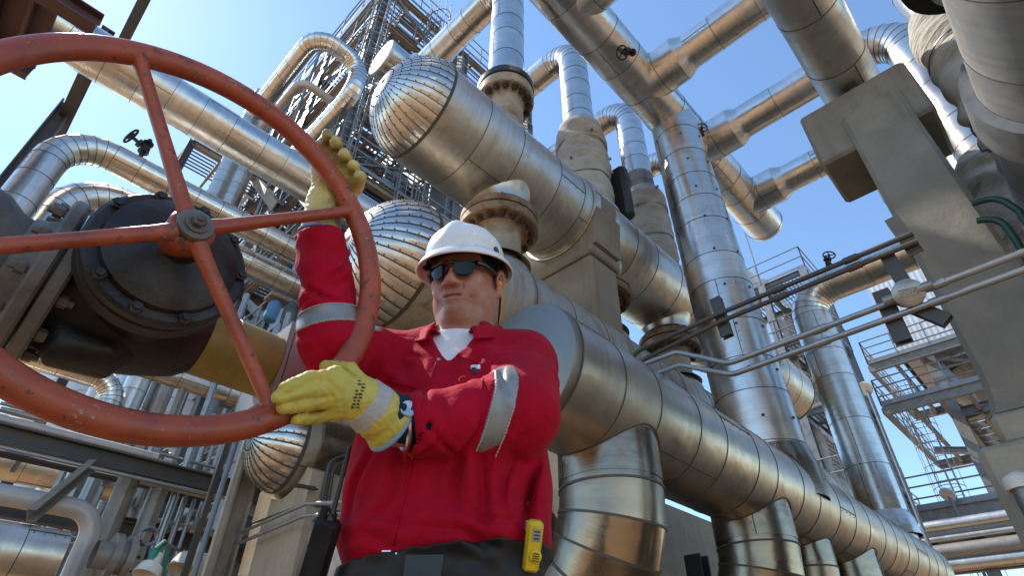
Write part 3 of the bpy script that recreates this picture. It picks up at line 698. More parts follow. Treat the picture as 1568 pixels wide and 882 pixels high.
# lower left: pipe rack behind the rim
RY = 6.2
a = on(0, 663, 'y', RY); b = on(300, 738, 'y', RY); zb = (a[2] + b[2]) / 2
beam_thing('steel_beam', 'long dark rack beam under a pale pipe, lower left', (-3, RY, zb), (2.6, RY, zb), .14, .16)
runA('rack_pipe', 'pale pipe lying along the top of the long dark rack beam', 'pipe', (0, 640), (240, 703), RY - .02, .042, 'tube_white', clad_=False, x0=-3)
runA('conduit', 'thin conduit hanging just below the long dark rack beam', 'conduit', (0, 680), (300, 757), RY - .15, .018, 'conduit', clad_=False, x0=-3, x1=2.4)
runA('conduit', 'dark thin conduit below the long rack beam, left of the tan brace', 'conduit', (0, 695), (150, 728), RY + .4, .03, 'steel_dark', clad_=False, x0=-3, x1=2.2)
runA('rack_pipe', 'pale pipe that turns down beside the two grey rack columns', 'pipe', (0, 752), (150, 790), RY - .2, .078, 'tube_white', clad_=False, x0=-3, drop='R', bend=.2)
a = on(75, 792, 'y', 6.8); beam_thing('steel_beam', 'second dark rack beam under the pale pipe that turns down', (-3, 6.8, a[2]), (2.4, 6.8, a[2]), .12, .14)
runA('cladded_pipe', 'large clad pipe at the bottom left corner', 'pipe', (0, 838), (130, 868), RY - .6, .19, CLB, .3, x0=-3, x1=.92)
runA('cladded_pipe', 'wide distant clad pipe seen between the two dark rack beams', 'pipe', (0, 705), (100, 727), 9.5, .22, CLB, .4, x0=-5, x1=2.4)
t = thing('blind_flange', 'whitish flanged end of the large clad pipe at the bottom left corner', 'flange', on(180, 852, 'y', RY - .6))
c = on(165, 852, 'y', RY - .6); mb = MB(); mb.lathe(c, X, [(-.1, .10), (0, .10), (0, .17), (.05, .17), (.05, .12), (.10, .12), (.10, .17), (.15, .17), (.17, .08), (.17, .001)], 24); mb.build('body', 'tube_grey', t); bolts(t, c + X * .18, X, .14, 8, .014, .03)
def vert(name, label, px, py, y, R, z0, z1, m, group=None, cat='column', seg=16, clad_=False):
    p = on(px, py, 'y', y); mb = MB()
    if clad_: clad(mb, [(p[0], y, z0), (p[0], y, z1)], R, panel=.35, seg=24)
    else: mb.tube([(p[0], y, z0), (p[0], y, z1)], R, seg)
    return tag(mb.build(name, m), label, cat, group)
vert('rack_column', 'left of the two grey round rack columns, lower left', 170, 800, 6.36, .09, 0, 2.80, 'tube_grey')
vert('rack_column', 'right of the two grey round rack columns, lower left', 225, 800, 6.36, .082, 0, 2.80, 'tube_grey')
a = on(48, 790, 'y', 5.6); b = on(142, 712, 'y', 6.1); beam_thing('brace_beam', 'tan sloping brace between the dark rack beams', a, b, .06, .10, 'steel_tan', 'U')
# pier with the small dome
SY, SZ = 4.5, 2.57
sv = thing('pressure_vessel', 'small horizontal vessel with a riveted domed end on a tan pier, below the gloved hand', 'vessel', (1.9, SY, SZ - .4))
mb = MB(); dome(mb, (1.93, SY, SZ), -X, .36, .30, 26); mb.build('dome_end', ['clad_dome', 'seam'], sv)
mb = MB(); clad(mb, [(1.93, SY, SZ), (6.5, SY, SZ)], .36, panel=.55, seg=48, caps=(False, True)); mb.build('shell', ['clad_white', 'seam'], sv)
mb = MB(); mb.lathe((2.22, SY, SZ), X, [(-.17, .362), (-.17, .40), (.17, .40), (.17, .362)], 48); mb.build('saddle', 'clad_steel', sv)
tp = thing('concrete_pier', 'tan streaked concrete pier under the small riveted dome', 'pier', (2.25, SY, 0))
mb = MB(); vs = [(1.98, SY - .50, 0), (2.46, SY - .50, 0), (2.46, SY + .50, 0), (1.98, SY + .50, 0)]
mb.box((2.22, SY, 1.03), (.46, .86, 2.06), bev=.03); mb.build('shaft', 'concrete_b', tp)
mb = MB(); pts = [(-.43, 2.062), (.43, 2.062), (.43, 2.30)] + [(.403 * math.cos(a), SZ + .403 * math.sin(a)) for a in np.linspace(-.58, -PI + .58, 14)] + [(-.43, 2.30)]
mb.prism([(2.0, SY + y, z) for y, z in pts], V(.44, 0, 0)); mb.build('cradle', 'concrete_b', tp, angle=25)
for k, (lab, pts) in enumerate((('upper of two thin tubes crossing the tan pier', [(338, 822), (360, 820), (468, 772), (560, 768)]), ('lower of two thin tubes crossing the tan pier', [(350, 836), (372, 830), (466, 790), (560, 786)]))):
    pp = [on(a, b, 'x', 1.90) for a, b in pts]; mb = MB(); mb.tube([p for p, _ in route(pp, .08)], .014, 10)
    tag(mb.build('conduit', 'conduit'), lab, 'conduit')
for k, (lab, dx) in enumerate((('outer curved tube on the flank of the small vessel', 0), ('inner curved tube on the flank of the small vessel', .06))):
    pp = [on(px, py, 'y', SY - .46) for px, py in ((492 + dx * 150, 830), (494 + dx * 150, 760), (505 + dx * 100, 705 + dx * 120), (560, 690 + dx * 120))]; mb = MB(); mb.tube([p for p, _ in route(pp, .12)], .015, 10)
    tag(mb.build('conduit', 'steel_dark'), lab, 'conduit')
a = on(452, 742, 'y', SY - .5); b = on(486, 748, 'y', SY - .5); mb = MB(); mb.beam(a, b, .05, .03, kind='L', t=.006); tag(mb.build('bracket', 'steel_dark'), 'small dark bracket at the top of the tan pier', 'bracket')
wc = thing('capped_pipe', 'rounded white pipe end behind the two-way radio', 'pipe', (1.6, 3.2, 1.3))
c = on(505, 862, 'y', 3.1); mb = MB(); R_ = .19
mb.lathe(c, X, [(-.10, .001)] + [(-.10 + .10 * (1 - math.cos(PI / 2 * i / 7)), R_ * math.sin(PI / 2 * i / 7)) for i in range(1, 8)] + [(2.2, R_)], 32); mb.build('pipe', 'tube_white', wc)
mb = MB(); mb.box((c[0] + .6, c[1], (c[2] - R_) / 2), (.2, .25, c[2] - R_), bev=.01); mb.build('support', 'steel_dark', wc)
beam_thing('steel_column', 'dark steel column with pale edges left of the tan pier', tuple(on(352, 810, 'y', 4.9) * V(1, 1, 0)), tuple(on(352, 810, 'y', 4.9) * V(1, 1, 0) + V(0, 0, 2.9)), .16, .16, 'steel_tan', 'I')
vert('rack_pipe', 'thin blue-grey vertical tube beside the dark steel column', 340, 745, 5.0, .022, 0, 3.3, 'steel_blue', cat='pipe')
# vertical clutter in the rack
vlist = [(262, 640, 7.6, .05, 4.4, 'tube_grey', 'stout grey vertical tube in the rack behind the pier'), (246, 620, 8.4, .085, 4.8, 'tube_grey', 'pale grey upright tube right of the two clad uprights'), (205, 600, 9.2, .16, 5.2, 'clad_far', 'right of the two clad uprights below the slim clad pipe'),
         (150, 610, 9.6, .16, 4.6, 'clad_far', 'left of the two clad uprights below the slim clad pipe'), (320, 640, 7.2, .06, 3.9, 'steel_blue', 'blue-grey upright behind the lower rim of the handwheel'),
         (285, 760, 6.6, .03, 3.5, 'conduit', None), (300, 760, 6.6, .02, 3.6, 'conduit', None), (310, 770, 6.9, .03, 3.4, 'conduit', None), (268, 770, 6.9, .025, 3.4, 'conduit', None), (330, 780, 6.4, .02, 3.3, 'conduit', None), (255, 790, 7.2, .03, 3.4, 'conduit', None),
         (190, 790, 7.3, .03, 3.3, 'conduit', None), (120, 800, 8.2, .05, 3.2, 'conduit', None), (90, 800, 8.4, .09, 3.2, 'conduit', None), (60, 800, 8.8, .04, 3.2, 'conduit', None), (140, 740, 8.0, .06, 3.2, 'conduit', None), (100, 690, 10.0, .11, 3.8, 'clad_far', 'thin clad upright behind the tan brace')]
for px, py, y, R, z1, m, lab in vlist:
    vert('rack_pipe', lab or 'thin upright tube among the clutter of the lower left rack', px, py, y, R, 0, z1, (m if m != 'clad_far' else ['clad_far', 'seam']), 'upright tubes of the lower left rack', 'pipe', 12, m == 'clad_far')
hl = [((230, 690), (345, 722), 6.5, .018), ((225, 700), (340, 735), 6.5, .018), ((215, 735), (330, 768), 6.3, .022), ((240, 795), (335, 818), 6.6, .02), ((0, 860), (60, 872), 8.0, .03), ((0, 800), (200, 845), 7.4, .018), ((0, 812), (200, 852), 7.5, .014), ((0, 626), (70, 645), 7.0, .03), ((0, 618), (90, 640), 7.4, .02)]
for p0, p1, y, R in hl: runA('conduit', 'thin level conduit running through the lower left rack', 'conduit', p0, p1, y, R, 'conduit', clad_=False, group='level conduits of the lower left rack')
bl = [((245, 815), (330, 775), 6.9), ((200, 775), (300, 700), 7.8), ((160, 740), (260, 690), 8.6), ((250, 745), (340, 700), 7.2), ((20, 720), (70, 650), 9.0)]
for p0, p1, y in bl:
    a = on(*p0, 'y', y - .3); b = on(*p1, 'y', y + .3); beam_thing('brace_beam', 'thin sloping brace in the clutter of the lower left rack', a, b, .05, .07, 'steel_tan', 'L', 'sloping braces of the lower left rack')
for p0, p1, y, lab in (((230, 755), (320, 778), 7.0, 'short dark beam behind the right grey rack column'), ((175, 800), (245, 815), 7.2, 'short dark beam between the two grey rack columns, low down')):
    a = on(*p0, 'y', y); b = on(*p1, 'y', y); beam_thing('steel_beam', lab, a, V(b[0], b[1], a[2]), .09, .12)
def lamp(label, px, py, y, s, m2='lamp_white'):
    p = on(px, py, 'y', y); t = thing('work_lamp', label, 'lamp', p)
    mb = MB(); mb.lathe(p, unit(V(-.3, -.2, -1)), [(-.10 * s, .001), (-.10 * s, .05 * s), (0, .06 * s), (.04 * s, .12 * s), (.16 * s, .15 * s), (.16 * s, .14 * s), (.05 * s, .10 * s)], 20); mb.build('shade', m2, t)
    mb = MB(); mb.tube([p + V(0, 0, .08 * s), p + V(.1 * s, .1 * s, .22 * s), p + V(.3 * s, .3 * s, .22 * s)], .02 * s, 8); mb.build('arm', 'galv', t)
lamp('cream bell lamp low in the rack left of the tan pier', 296, 850, 6.0, 1.0)
lamp('small pale lamp under the green fitting, lower left', 236, 862, 5.4, .7)
t = thing('hose_fitting', 'green fitting with a looped hose in the lower left rack', 'fitting', on(240, 845, 'y', 5.4))
p = on(238, 842, 'y', 5.4); q = on(258, 838, 'y', 5.5); mb = MB(); mb.tube([p, p + .5 * (q - p) + V(0, 0, .05), q, q + V(0.02, 0, -.2)], .018, 8); mb.cyl(p, p + V(0, 0, -.10), .035, 10); mb.build('body', 'green', t)
p = on(228, 822, 'y', 5.8); t = thing('hose_reel', 'coiled grey hose behind the right grey rack column', 'hose', p); mb = MB()
for k in range(3): mb.tube([p + V(.07 * math.cos(a), .02 * k, .07 * math.sin(a) * (1 - .1 * k)) for a in np.linspace(0, 2 * PI, 22)], .011, 6, caps=(False, False))
mb.build('coil', 'galv', t)
# blue bottle on its bracket
bt = thing('gas_cylinder', 'light blue cylinder under a tan plate, left of the red sleeve', 'cylinder', on(420, 500, 'y', 5.6))
p = on(424, 462, 'y', 5.6); mb = MB(); mb.lathe(p, unit(V(-.10, 0, -1)), [(0, .02), (.02, .06), (.05, .072), (.26, .072), (.28, .05), (.28, .001)], 20); mb.build('body', 'blue', bt)
mb = MB(); mb.box(p + V(0, 0, .03), (.24, .2, .05), bev=.008); mb.cyl(p + V(0, 0, -.01), p + V(0, 0, .03), .04, 12); mb.build('plate', 'steel_tan', bt)
mb = MB(); mb.beam(p + V(.0, .12, 0), p + V(0, .12, -p[2]), .05, .05); mb.build('post', 'steel_dark', bt)
for k, (lab, dx) in enumerate((('bluish shiny tube left of the light blue cylinder', -52), ('grey tube right of the light blue cylinder', 22))): vert('rack_pipe', lab, 424 + dx, 470, 6.4, .035, 0, 5.0, 'conduit', None, 'pipe')
# insulated storage tank behind the rack
tk = thing('storage_tank', 'wide grey ribbed storage tank behind the lower left rack', 'tank', (4.6, 17.5, 0))
mb = MB(); c = V(4.6, 17.5, 0); R_ = 4.0; prof = [(0, R_)]
for i in range(1, 23): prof += [(i * .36 - .02, R_), (i * .36, R_ + .025), (i * .36 + .02, R_)]
mb.lathe(c, Z, prof + [(8.3, R_), (8.6, R_ * .8), (8.9, .01)], 72); mb.build('shell', 'corrug', tk)

# ------------------------------------------------------------------ steel towers
def tower(t, x, y, zs, leg=.26, m='steel_blue', beam_m='steel_tan', rails=True, grate=True, brace=True, seed=0, ladder=None, bw=.16):
    r = random.Random(seed)
    for i, xx in enumerate(x):
        for j, yy in enumerate(y):
            mb = MB(); mb.beam((xx, yy, 0), (xx, yy, zs[-1] + .1), leg, leg, kind='I', t=.03, up=X); mb.build('leg', m, t)
    for k, z in enumerate(zs):
        mb = MB()
        for xx in x: mb.beam((xx, y[0], z), (xx, y[-1], z), bw, bw * 1.4, kind='I', t=.02)
        for yy in y: mb.beam((x[0], yy, z - .01), (x[-1], yy, z - .01), bw, bw * 1.4, kind='I', t=.02)
        nn = int((x[-1] - x[0]) / .9)
        for q in range(1, nn): mb.beam((x[0] + q * (x[-1] - x[0]) / nn, y[0], z), (x[0] + q * (x[-1] - x[0]) / nn, y[-1], z), bw * .5, bw * .8)
        mb.build('floor_frame', beam_m, t)
        if grate and (k % 2 == 0 or r.random() < .7):
            mb = MB(); yy = y[0]
            y1 = y[-1] if r.random() < .6 else (y[0] + y[-1]) / 2
            while yy < y1:
                mb.box(((x[0] + x[-1]) / 2, yy, z + bw * .7 + .03), (x[-1] - x[0], .03, .05)); yy += .16
            mb.build('grating', 'grating', t)
        if rails:
            mb = MB(); zz = z + bw * .7
            for (a, b) in (((x[0] - .15, y[0] - .15), (x[-1] + .15, y[0] - .15)), ((x[0] - .15, y[0] - .15), (x[0] - .15, y[-1] + .15)), ((x[-1] + .15, y[0] - .15), (x[-1] + .15, y[-1] + .15)), ((x[0] - .15, y[-1] + .15), (x[-1] + .15, y[-1] + .15))):
                a = V(*a, zz); b = V(*b, zz); L = np.linalg.norm(b - a)
                for hh in (.55, 1.08): mb.tube([a + Z * hh, b + Z * hh], .025, 6)
                for q in range(int(L / 1.4) + 1): pp = a + (b - a) * q / max(1, int(L / 1.4)); mb.tube([pp, pp + Z * 1.08], .025, 6)
                mb.beam(a + Z * .06, b + Z * .06, .012, .12)
            mb.build('handrail', 'galv', t)
    if brace:
        for k in range(len(zs)):
            z0 = 0 if k == 0 else zs[k - 1]; z1 = zs[k]
            for i in range(len(y) - 1):
                mb = MB(); a, b = ((x[0], y[i], z0), (x[0], y[i + 1], z1)); 
                if (k + i) % 2: a, b = (x[0], y[i + 1], z0), (x[0], y[i], z1)
                mb.beam(a, b, .12, .12, kind='L', t=.02); mb.build('brace', m, t)
            for i in range(len(x) - 1):
                mb = MB(); a, b = ((x[i], y[0], z0), (x[i + 1], y[0], z1))
                if (k + i) % 2: a, b = (x[i + 1], y[0], z0), (x[i], y[0], z1)
                mb.beam(a, b, .12, .12, kind='L', t=.02); mb.build('brace', m, t)
def ladder(t, p, z0, z1, out, cage=True, w=.42):
    out = unit(out); sd = np.cross(Z, out); mb = MB(); p = np.array(p, float)
    for s in (-1, 1): mb.tube([p + sd * s * w / 2 + Z * z0, p + sd * s * w / 2 + Z * z1], .025, 6)
    z = z0 + .15
    while z < z1: mb.tube([p - sd * w / 2 + Z * z, p + sd * w / 2 + Z * z], .014, 5); z += .3
    o = mb.build('ladder', 'galv', t)
    if cage:
        mb = MB(); z = z0 + 1.2
        while z < z1:
            mb.tube([p + Z * z + sd * (w * .85) * math.cos(a) + out * (.02 + .72 * math.sin(a)) for a in np.linspace(0, PI, 12)], .016, 5); z += .8
        for a in np.linspace(.15, PI - .15, 6):
            q = p + sd * (w * .85) * math.cos(a) + out * (.02 + .72 * math.sin(a)); mb.tube([q + Z * (z0 + 1.2), q + Z * (z1 - .05)], .012, 5)
        mb.build('ladder_cage', 'galv', o)
def stair(t, a, b, w, wd):
    a = np.array(a, float); b = np.array(b, float); wd = unit(wd); mb = MB()
    for s in (0, w): mb.beam(a + wd * s, b + wd * s, .06, .22)
    n = int(abs(b[2] - a[2]) / .21)
    for i in range(1, n): p = a + (b - a) * i / n; mb.box(p + wd * w / 2, (.26, w, .035) if abs(wd[1]) > .5 else (w, .26, .035))
    for s in (0, w):
        for h in (.6, 1.05): mb.tube([a + wd * s + Z * h, b + wd * s + Z * h], .024, 6)
        for q in range(5): p = a + (b - a) * q / 4 + wd * s; mb.tube([p, p + Z * 1.05], .022, 6)
    mb.build('stair', 'galv', t)
tw = thing('steel_tower', 'tall blue-grey lattice tower with stairs and railings behind the big riveted dome', 'tower', (5, 12, 0))
tower(tw, (3.5, 7.0, 10.5), (9.6, 13.0, 16.4), (3.4, 6.6, 9.2, 11.6, 13.9, 16.2, 18.5, 20.6), seed=3, leg=.30)
for k, (z0, z1) in enumerate(((6.8, 9.4), (9.4, 11.8), (11.8, 14.1), (14.1, 16.4), (16.4, 18.7), (18.7, 20.8))):
    stair(tw, (5.4, 9.9 if k % 2 == 0 else 12.8, z0), (5.4, 12.8 if k % 2 == 0 else 9.9, z1), .9, V(-1, 0, 0))
ladder(tw, (3.4, 9.2, 0), 9, 20, (-.3, -1, 0)); ladder(tw, (5.4, 9.3, 0), 3, 21, (0, -1, 0))
rr = random.Random(5)
def tpipe(parent, pts, R, m='tube_grey', bend=.3):
    mb = MB(); mb.tube([p for p, _ in route(pts, bend)], R, 14); mb.build('pipe', m, parent)
for k in range(9):
    x = rr.uniform(3.9, 9); y = rr.uniform(9.9, 15); z = rr.uniform(6, 15); tpipe(tw, [(x, y, 0), (x, y, z), (x + rr.uniform(1, 3), y, z), (x + 3.2, y, z + 3)], rr.uniform(.05, .14), rr.choice(['tube_grey', 'conduit', 'clad_far']))
for k in range(7):
    x = rr.uniform(3.6, 9); z = rr.choice([7.6, 10.2, 12.6, 14.9]); mb = MB(); y = rr.uniform(10.4, 15.5)
    if k % 2: mb.lathe((x, y, z - .6), Z, [(0, .001), (0, .35), (1.2, .35), (1.35, .2), (1.35, .001)], 20)
    else: mb.box((x, y, z), (.8, .6, 1.0), bev=.03)
    mb.build('equipment', rr.choice(['tube_grey', 'steel_blue', 'clad_far']), tw)
for k in range(3):
    mb = MB(); y = (9.9, 12.9, 15.9)[k]; mb.beam((3.2, y - 1.2, 9.0 + 2.2 * k), (3.2, y + 2.4, 13.0 + 2 * k), .2, .3, kind='U', t=.03); mb.build('brace', 'steel_tan', tw)
mb = MB(); mb.box((8.4, 13, 11.0), (3.6, 5.6, 12.5), bev=.02); mb.build('enclosure', 'corrug_dark', tw)
mb = MB(); mb.box((5.6, 14.9, 9.5), (2.4, 2.6, 8.5), bev=.02); mb.build('enclosure', 'corrug_dark', tw)
lp = thing('cladded_pipe', 'clad pipe looping over the top of the lattice tower against the sky', 'pipe', (3, 13, 12))
q = at(487, 50, 13.2); mb = MB(); clad(mb, [(q[0], q[1] + 3.2, q[2]), (q[0], q[1], q[2]), (q[0] + 1.2, q[1], q[2]), (q[0] + 1.2, q[1], q[2] - 1.15), (q[0] + 1.2, q[1] + 2.6, q[2] - 1.15)], .215, .5, .6, 32); mb.build('pipe', CLAD, lp)
q2 = at(462, 122, 16.5); mb = MB(); mb.tube([p for p, _ in route([(q2[0], q2[1] + 2.6, q2[2]), (q2[0], q2[1], q2[2]), (q2[0] + 2.0, q2[1], q2[2])], .35)], .13, 16); tag(mb.build('bent_pipe', 'tube_white'), 'thin bent pale pipe inside the left edge of the lattice tower', 'pipe')
# taller twin uprights and platform left of the tower
for k, (px, lab) in enumerate(((340, 'left of two thick upright pipes between the sloping pipes'), (366, 'right of two thick upright pipes between the sloping pipes'))):
    p = on(px, 275, 'y', 14.0); mb = MB(); clad(mb, [(p[0], 14.0, 0), (p[0], 14.0, p[2] + 4.2)], .24 + .03 * k, panel=.5, seg=28); tag(mb.build('upright_pipe', ['clad_far', 'seam']), lab, 'pipe')
sp = thing('platform_tower', 'small steel platform frame beside the two thick upright pipes', 'frame', on(330, 265, 'y', 15.0) * V(1, 1, 0)); p = on(345, 262, 'y', 15.2)
tower(sp, (p[0] - 1.2, p[0] + 3.4), (14.8, 17.4), (p[2] - 5.6, p[2] - 2.8, p[2]), leg=.2, m='steel_dark', rails=False, seed=9)
lt = thing('floodlight_pole', 'thin pole with a floodlight behind the loop of the clad pipe', 'lamp', at(493, 100, 21) * V(1, 1, 0)); p = at(493, 72, 21); mb = MB(); mb.tube([(p[0], p[1], 0), (p[0], p[1], p[2])], .05, 8); mb.build('pole', 'galv', lt); mb = MB(); mb.box(p, (.3, .3, .35), bev=.05); mb.build('lamp_head', 'lamp_white', lt)

# ------------------------------------------------------------------ right background
st = thing('silo_tower', 'steel platform tower with a corrugated bin on top, far right beyond the concrete column', 'tower', (29, 2, 0))
XS = 27.0
p1 = on(1332, 565, 'x', XS); p2 = on(1350, 652, 'x', XS); z1, z2 = p1[2], p2[2]; yl = p1[1]
pl = on(1420, 650, 'x', XS + .8)
tower(st, (XS + .8, XS + 6.5), (pl[1] - 6.8, pl[1] - 1.1), (z2 - 5.5, z2, z1), leg=.42, m='steel_grey', beam_m='steel_grey', rails=False, grate=False, seed=2, bw=.3, brace=True)
def plat(y0, y1, x0, x1, z, nm='platform'):
    mb = MB()
    for yy in np.arange(y0, y1 + .01, (y1 - y0) / 9): mb.beam((x0, yy, z), (x1, yy, z), .12, .25)
    for xx in (x0, x1): mb.beam((xx, y0, z), (xx, y1, z), .2, .4, kind='I', t=.03)
    o = mb.build(nm, 'steel_grey', st); mb = MB()
    for (a, b) in (((x0, y0), (x0, y1)), ((x0, y1), (x1, y1)), ((x0, y0), (x1, y0))):
        a = V(*a, z + .2); b = V(*b, z + .2); L = np.linalg.norm(b - a); n = max(1, int(L / 1.2))
        for hh in (.4, .8, 1.15): mb.tube([a + Z * hh, b + Z * hh], .03, 6)
        for q in range(n + 1): pp = a + (b - a) * q / n; mb.tube([pp, pp + Z * 1.15], .03, 6)
        mb.beam(a + Z * .1, b + Z * .1, .02, .2)
    mb.build('handrail', 'galv', o)
plat(yl - 8.6, yl, XS, XS + 7, z1); plat(yl - 8.6, yl - .1, XS - 1.5, XS + 7, z2)
p3 = on(1372, 596, 'x', XS)
mb = MB(); y1_, y0_ = yl - 1.1, yl - 8.5; nC = 34
poly = []
for i in range(nC * 2 + 1): poly.append((XS + 1.0 + (.012 if i % 2 else 0), y1_ + (y0_ - y1_) * i / (nC * 2)))
vs = [(x, y, z1 + .5) for x, y in poly] + [(x, y, z1 + 5.6) for x, y in poly]; n_ = len(poly)
mb.add(vs, [(i, i + 1, n_ + i + 1, n_ + i) for i in range(n_ - 1)]); poly2 = [(XS + 1.0 + (6.0) * i / (nC * 2), y1_ + (.012 if i % 2 else 0)) for i in range(nC * 2 + 1)]
vs = [(x, y, z1 + .5) for x, y in poly2] + [(x, y, z1 + 5.6) for x, y in poly2]; mb.add(vs, [(i, i + 1, n_ + i + 1, n_ + i) for i in range(n_ - 1)])
mb.box((XS + 4.05, (y0_ + y1_) / 2, z1 + 5.7), (6.3, y1_ - y0_ + .3, .2)); mb.box((XS + 4.2, (y0_ + y1_) / 2, z1 + 3.0), (5.8, y1_ - y0_ - .3, 5.0)); mb.build('bin', 'corrug', st, flat=True)
mb = MB(); mb.lathe((XS + 4, yl - 5, z1 - .2), -Z, [(0, 3.0), (.6, 2.9), (2.4, .9), (3.2, .5), (3.2, .01)], 36); mb.build('hopper', 'steel_tan', st)
pl = on(1410, 650, 'x', XS - .4); ladder(st, (XS - .3, pl[1], 0), 0, z2 + 1.2, (-1, 0, 0), w=.6)
plL = on(1470, 790, 'x', XS - .5); plat(plL[1] - 3.5, plL[1] + 1.2, XS - 2.5, XS + .3, plL[2] - .3)
for (pa, pb) in (((1512, 560), (1560, 660)), ((1430, 690), (1530, 690)), ((1560, 610), (1480, 640)), ((1530, 720), (1560, 660)), ((1440, 560), (1520, 640))):
    mb = MB(); mb.beam(on(*pa, 'x', XS + .9), on(*pb, 'x', XS + .9), .25, .25, kind='I', t=.03); mb.build('brace', 'galv', st)
for px, py, x, lab in ((1326, 594, 20.0, 'upper small floodlight on a thin pole left of the silo tower'), (1452, 756, 24.0, 'lower small floodlight on a thin pole in front of the silo tower ladder')):
    p = on(px, py, 'x', x); t = thing('floodlight_pole', lab, 'lamp', p * V(1, 1, 0)); mb = MB(); mb.tube([(p[0], p[1], 0), tuple(p)], .05, 8); mb.build('pole', 'steel_blue', t)
    mb = MB(); mb.lathe(p, unit(V(-.6, .3, -.5)), [(-.2, .02), (-.12, .12), (0, .22), (.10, .24), (.10, .001)], 16); mb.build('lamp_head', 'lamp_white', t)
ms = thing('lattice_mast', 'dark narrow lattice mast rising behind the tall riser at the end of the big header', 'mast', (14.0, 1.9, 0)); q = on(1351, 700, 'x', 15.0)
for dx, dy in ((0, 0), (.3, 0), (0, .3), (.3, .3)):
    mb = MB(); mb.beam((15 + dx, q[1] + dy, 0), (15 + dx, q[1] + dy, 10.3), .12, .12, kind='L', t=.02); mb.build('leg', 'steel_blue', ms)
for k in range(12):
    z = k * .86
    mb = MB(); mb.beam((15, q[1], z), (15, q[1] + .3, z + .86), .07, .07); mb.build('brace', 'steel_blue', ms)
    mb = MB(); mb.beam((15, q[1], z), (15.3, q[1], z + .86), .07, .07); mb.build('brace', 'steel_blue', ms)
ft = thing('steel_tower', 'distant equipment tower with white boxes on top, behind the widest riser', 'tower', (24, 12, 0)); q = on(1195, 430, 'x', 22.0)
tower(ft, (22, 24.5), (q[1] - 1.0, q[1] + .8, q[1] + 2.6), (q[2] - 12, q[2] - 9, q[2] - 6, q[2] - 3, q[2]), leg=.3, m='galv', beam_m='steel_blue', seed=12)
mb = MB(); mb.box((23, q[1] + 1.9, q[2] + 1.0), (1.6, 1.4, 1.2), bev=.1); mb.box((23.2, q[1] + 1.6, q[2] + .7), (1.2, 1.8, .5), bev=.1); mb.build('equipment', 'lamp_white', ft)
for k in range(6): tpipe(ft, [(22.4 + k * .35, q[1] + 2.4 - k * .5, 0), (22.4 + k * .35, q[1] + 2.4 - k * .5, q[2] - 1 - (k % 3))], .16 + .04 * (k % 2), 'tube_white' if k % 2 else 'galv')
mb = MB(); mb.tube([(22, q[1] + .8, q[2]), (22, q[1] + .8, q[2] + 3.4)], .03, 6); mb.build('antenna', 'galv', ft)
# far pipe rack, bottom right
fr = thing('pipe_rack', 'distant pipe rack with level pipes at the bottom right, beyond the big header', 'rack', (24, 3, 0))
XR = 21.0
for py, R, m in ((806, .16, 'clad_far'), (818, .10, 'tube_grey'), (826, .10, 'clad_far'), (848, .22, 'tube_grey'), (868, .18, 'clad_far')):
    p = on(1440, py, 'x', XR); mb = MB(); mb.tube([(XR, p[1] + 6, p[2]), (XR, p[1] - 9, p[2])], R, 14); mb.build('pipe', m, fr)
for k, px in enumerate((1425, 1500, 1560)):
    p = on(px, 830, 'x', XR + .4); mb = MB(); mb.beam((XR + .4, p[1], 0), (XR + .4, p[1], on(1440, 800, 'x', XR)[2]), .3, .3, kind='I', t=.03, up=X); mb.build('leg', 'steel_blue', fr)
for py in (812, 838, 860):
    p = on(1440, py, 'x', XR + .3); mb = MB(); mb.beam((XR + .3, p[1] + 6, p[2] - .25), (XR + .3, p[1] - 9, p[2] - .25), .2, .26, kind='I', t=.03); mb.build('beam', 'steel_blue', fr)
# ------------------------------------------------------------------ handwheel, valve, yellow pipe
WC = at(297.6, 346.5, 1.0); WR = .366
hw = thing('handwheel', 'large orange-red handwheel gripped by the worker', 'handwheel', WC)
mb = MB(); PH = math.radians(53)
wx, wz = X, Z
def wp(a, r=WR): return WC + r * (math.cos(a) * X + math.sin(a) * Z)
rim = [wp(a) for a in np.linspace(0, 2 * PI, 121)]
# slightly flattened rim section
P = rim; vs = []; fs = []; sg = 20
for i in range(120):
    a = 2 * PI * i / 120; o = math.cos(a) * X + math.sin(a) * Z
    for k in range(sg):
        b = 2 * PI * k / sg; vs.append(WC + (WR + .0240 * math.cos(b)) * o + .0210 * math.sin(b) * Y)
for i in range(120):
    for k in range(sg): fs.append((i * sg + k, i * sg + (k + 1) % sg, ((i + 1) % 120) * sg + (k + 1) % sg, ((i + 1) % 120) * sg + k))
mb.add(vs, fs); mb.build('rim', 'wheel', hw, angle=80)
def spoke_angle(px, py):
    v = on(px, py, 'y', WC[1]) - WC; return math.atan2(v[2], v[0])
a_up = spoke_angle(212, 88); a_rt = spoke_angle(548, 322); a_dn = spoke_angle(414, 625)
for a in (a_up, a_rt, a_dn, a_rt + PI):
    o = math.cos(a) * X + math.sin(a) * Z; hub = WC + .012 * Y; mb = MB(); L = WR
    pts = [hub + o * .03, hub + o * .06, WC + o * (WR * .5) + .006 * Y, WC + o * (WR - .035), WC + o * (WR - .018), WC + o * (WR - .008)]
    mb.tube(pts, [.0165, .0145, .0125, .0125, .0165, .021], 16); mb.build('spoke', 'wheel', hw, angle=60)
mb = MB(); mb.lathe(WC + .03 * Y, -Y, [(-.085, .001), (-.085, .030), (-.05, .036), (-.01, .040), (.02, .040), (.026, .036), (.026, .001)], 28); mb.build('hub', 'wheel', hw)
mb = MB(); mb.lathe(WC, -Y, [(-.005, .001), (-.005, .030), (.005, .0315), (.010, .030), (.011, .020), (.015, .020), (.015, .001)], 28); mb.build('washer', 'valve_grey', hw)
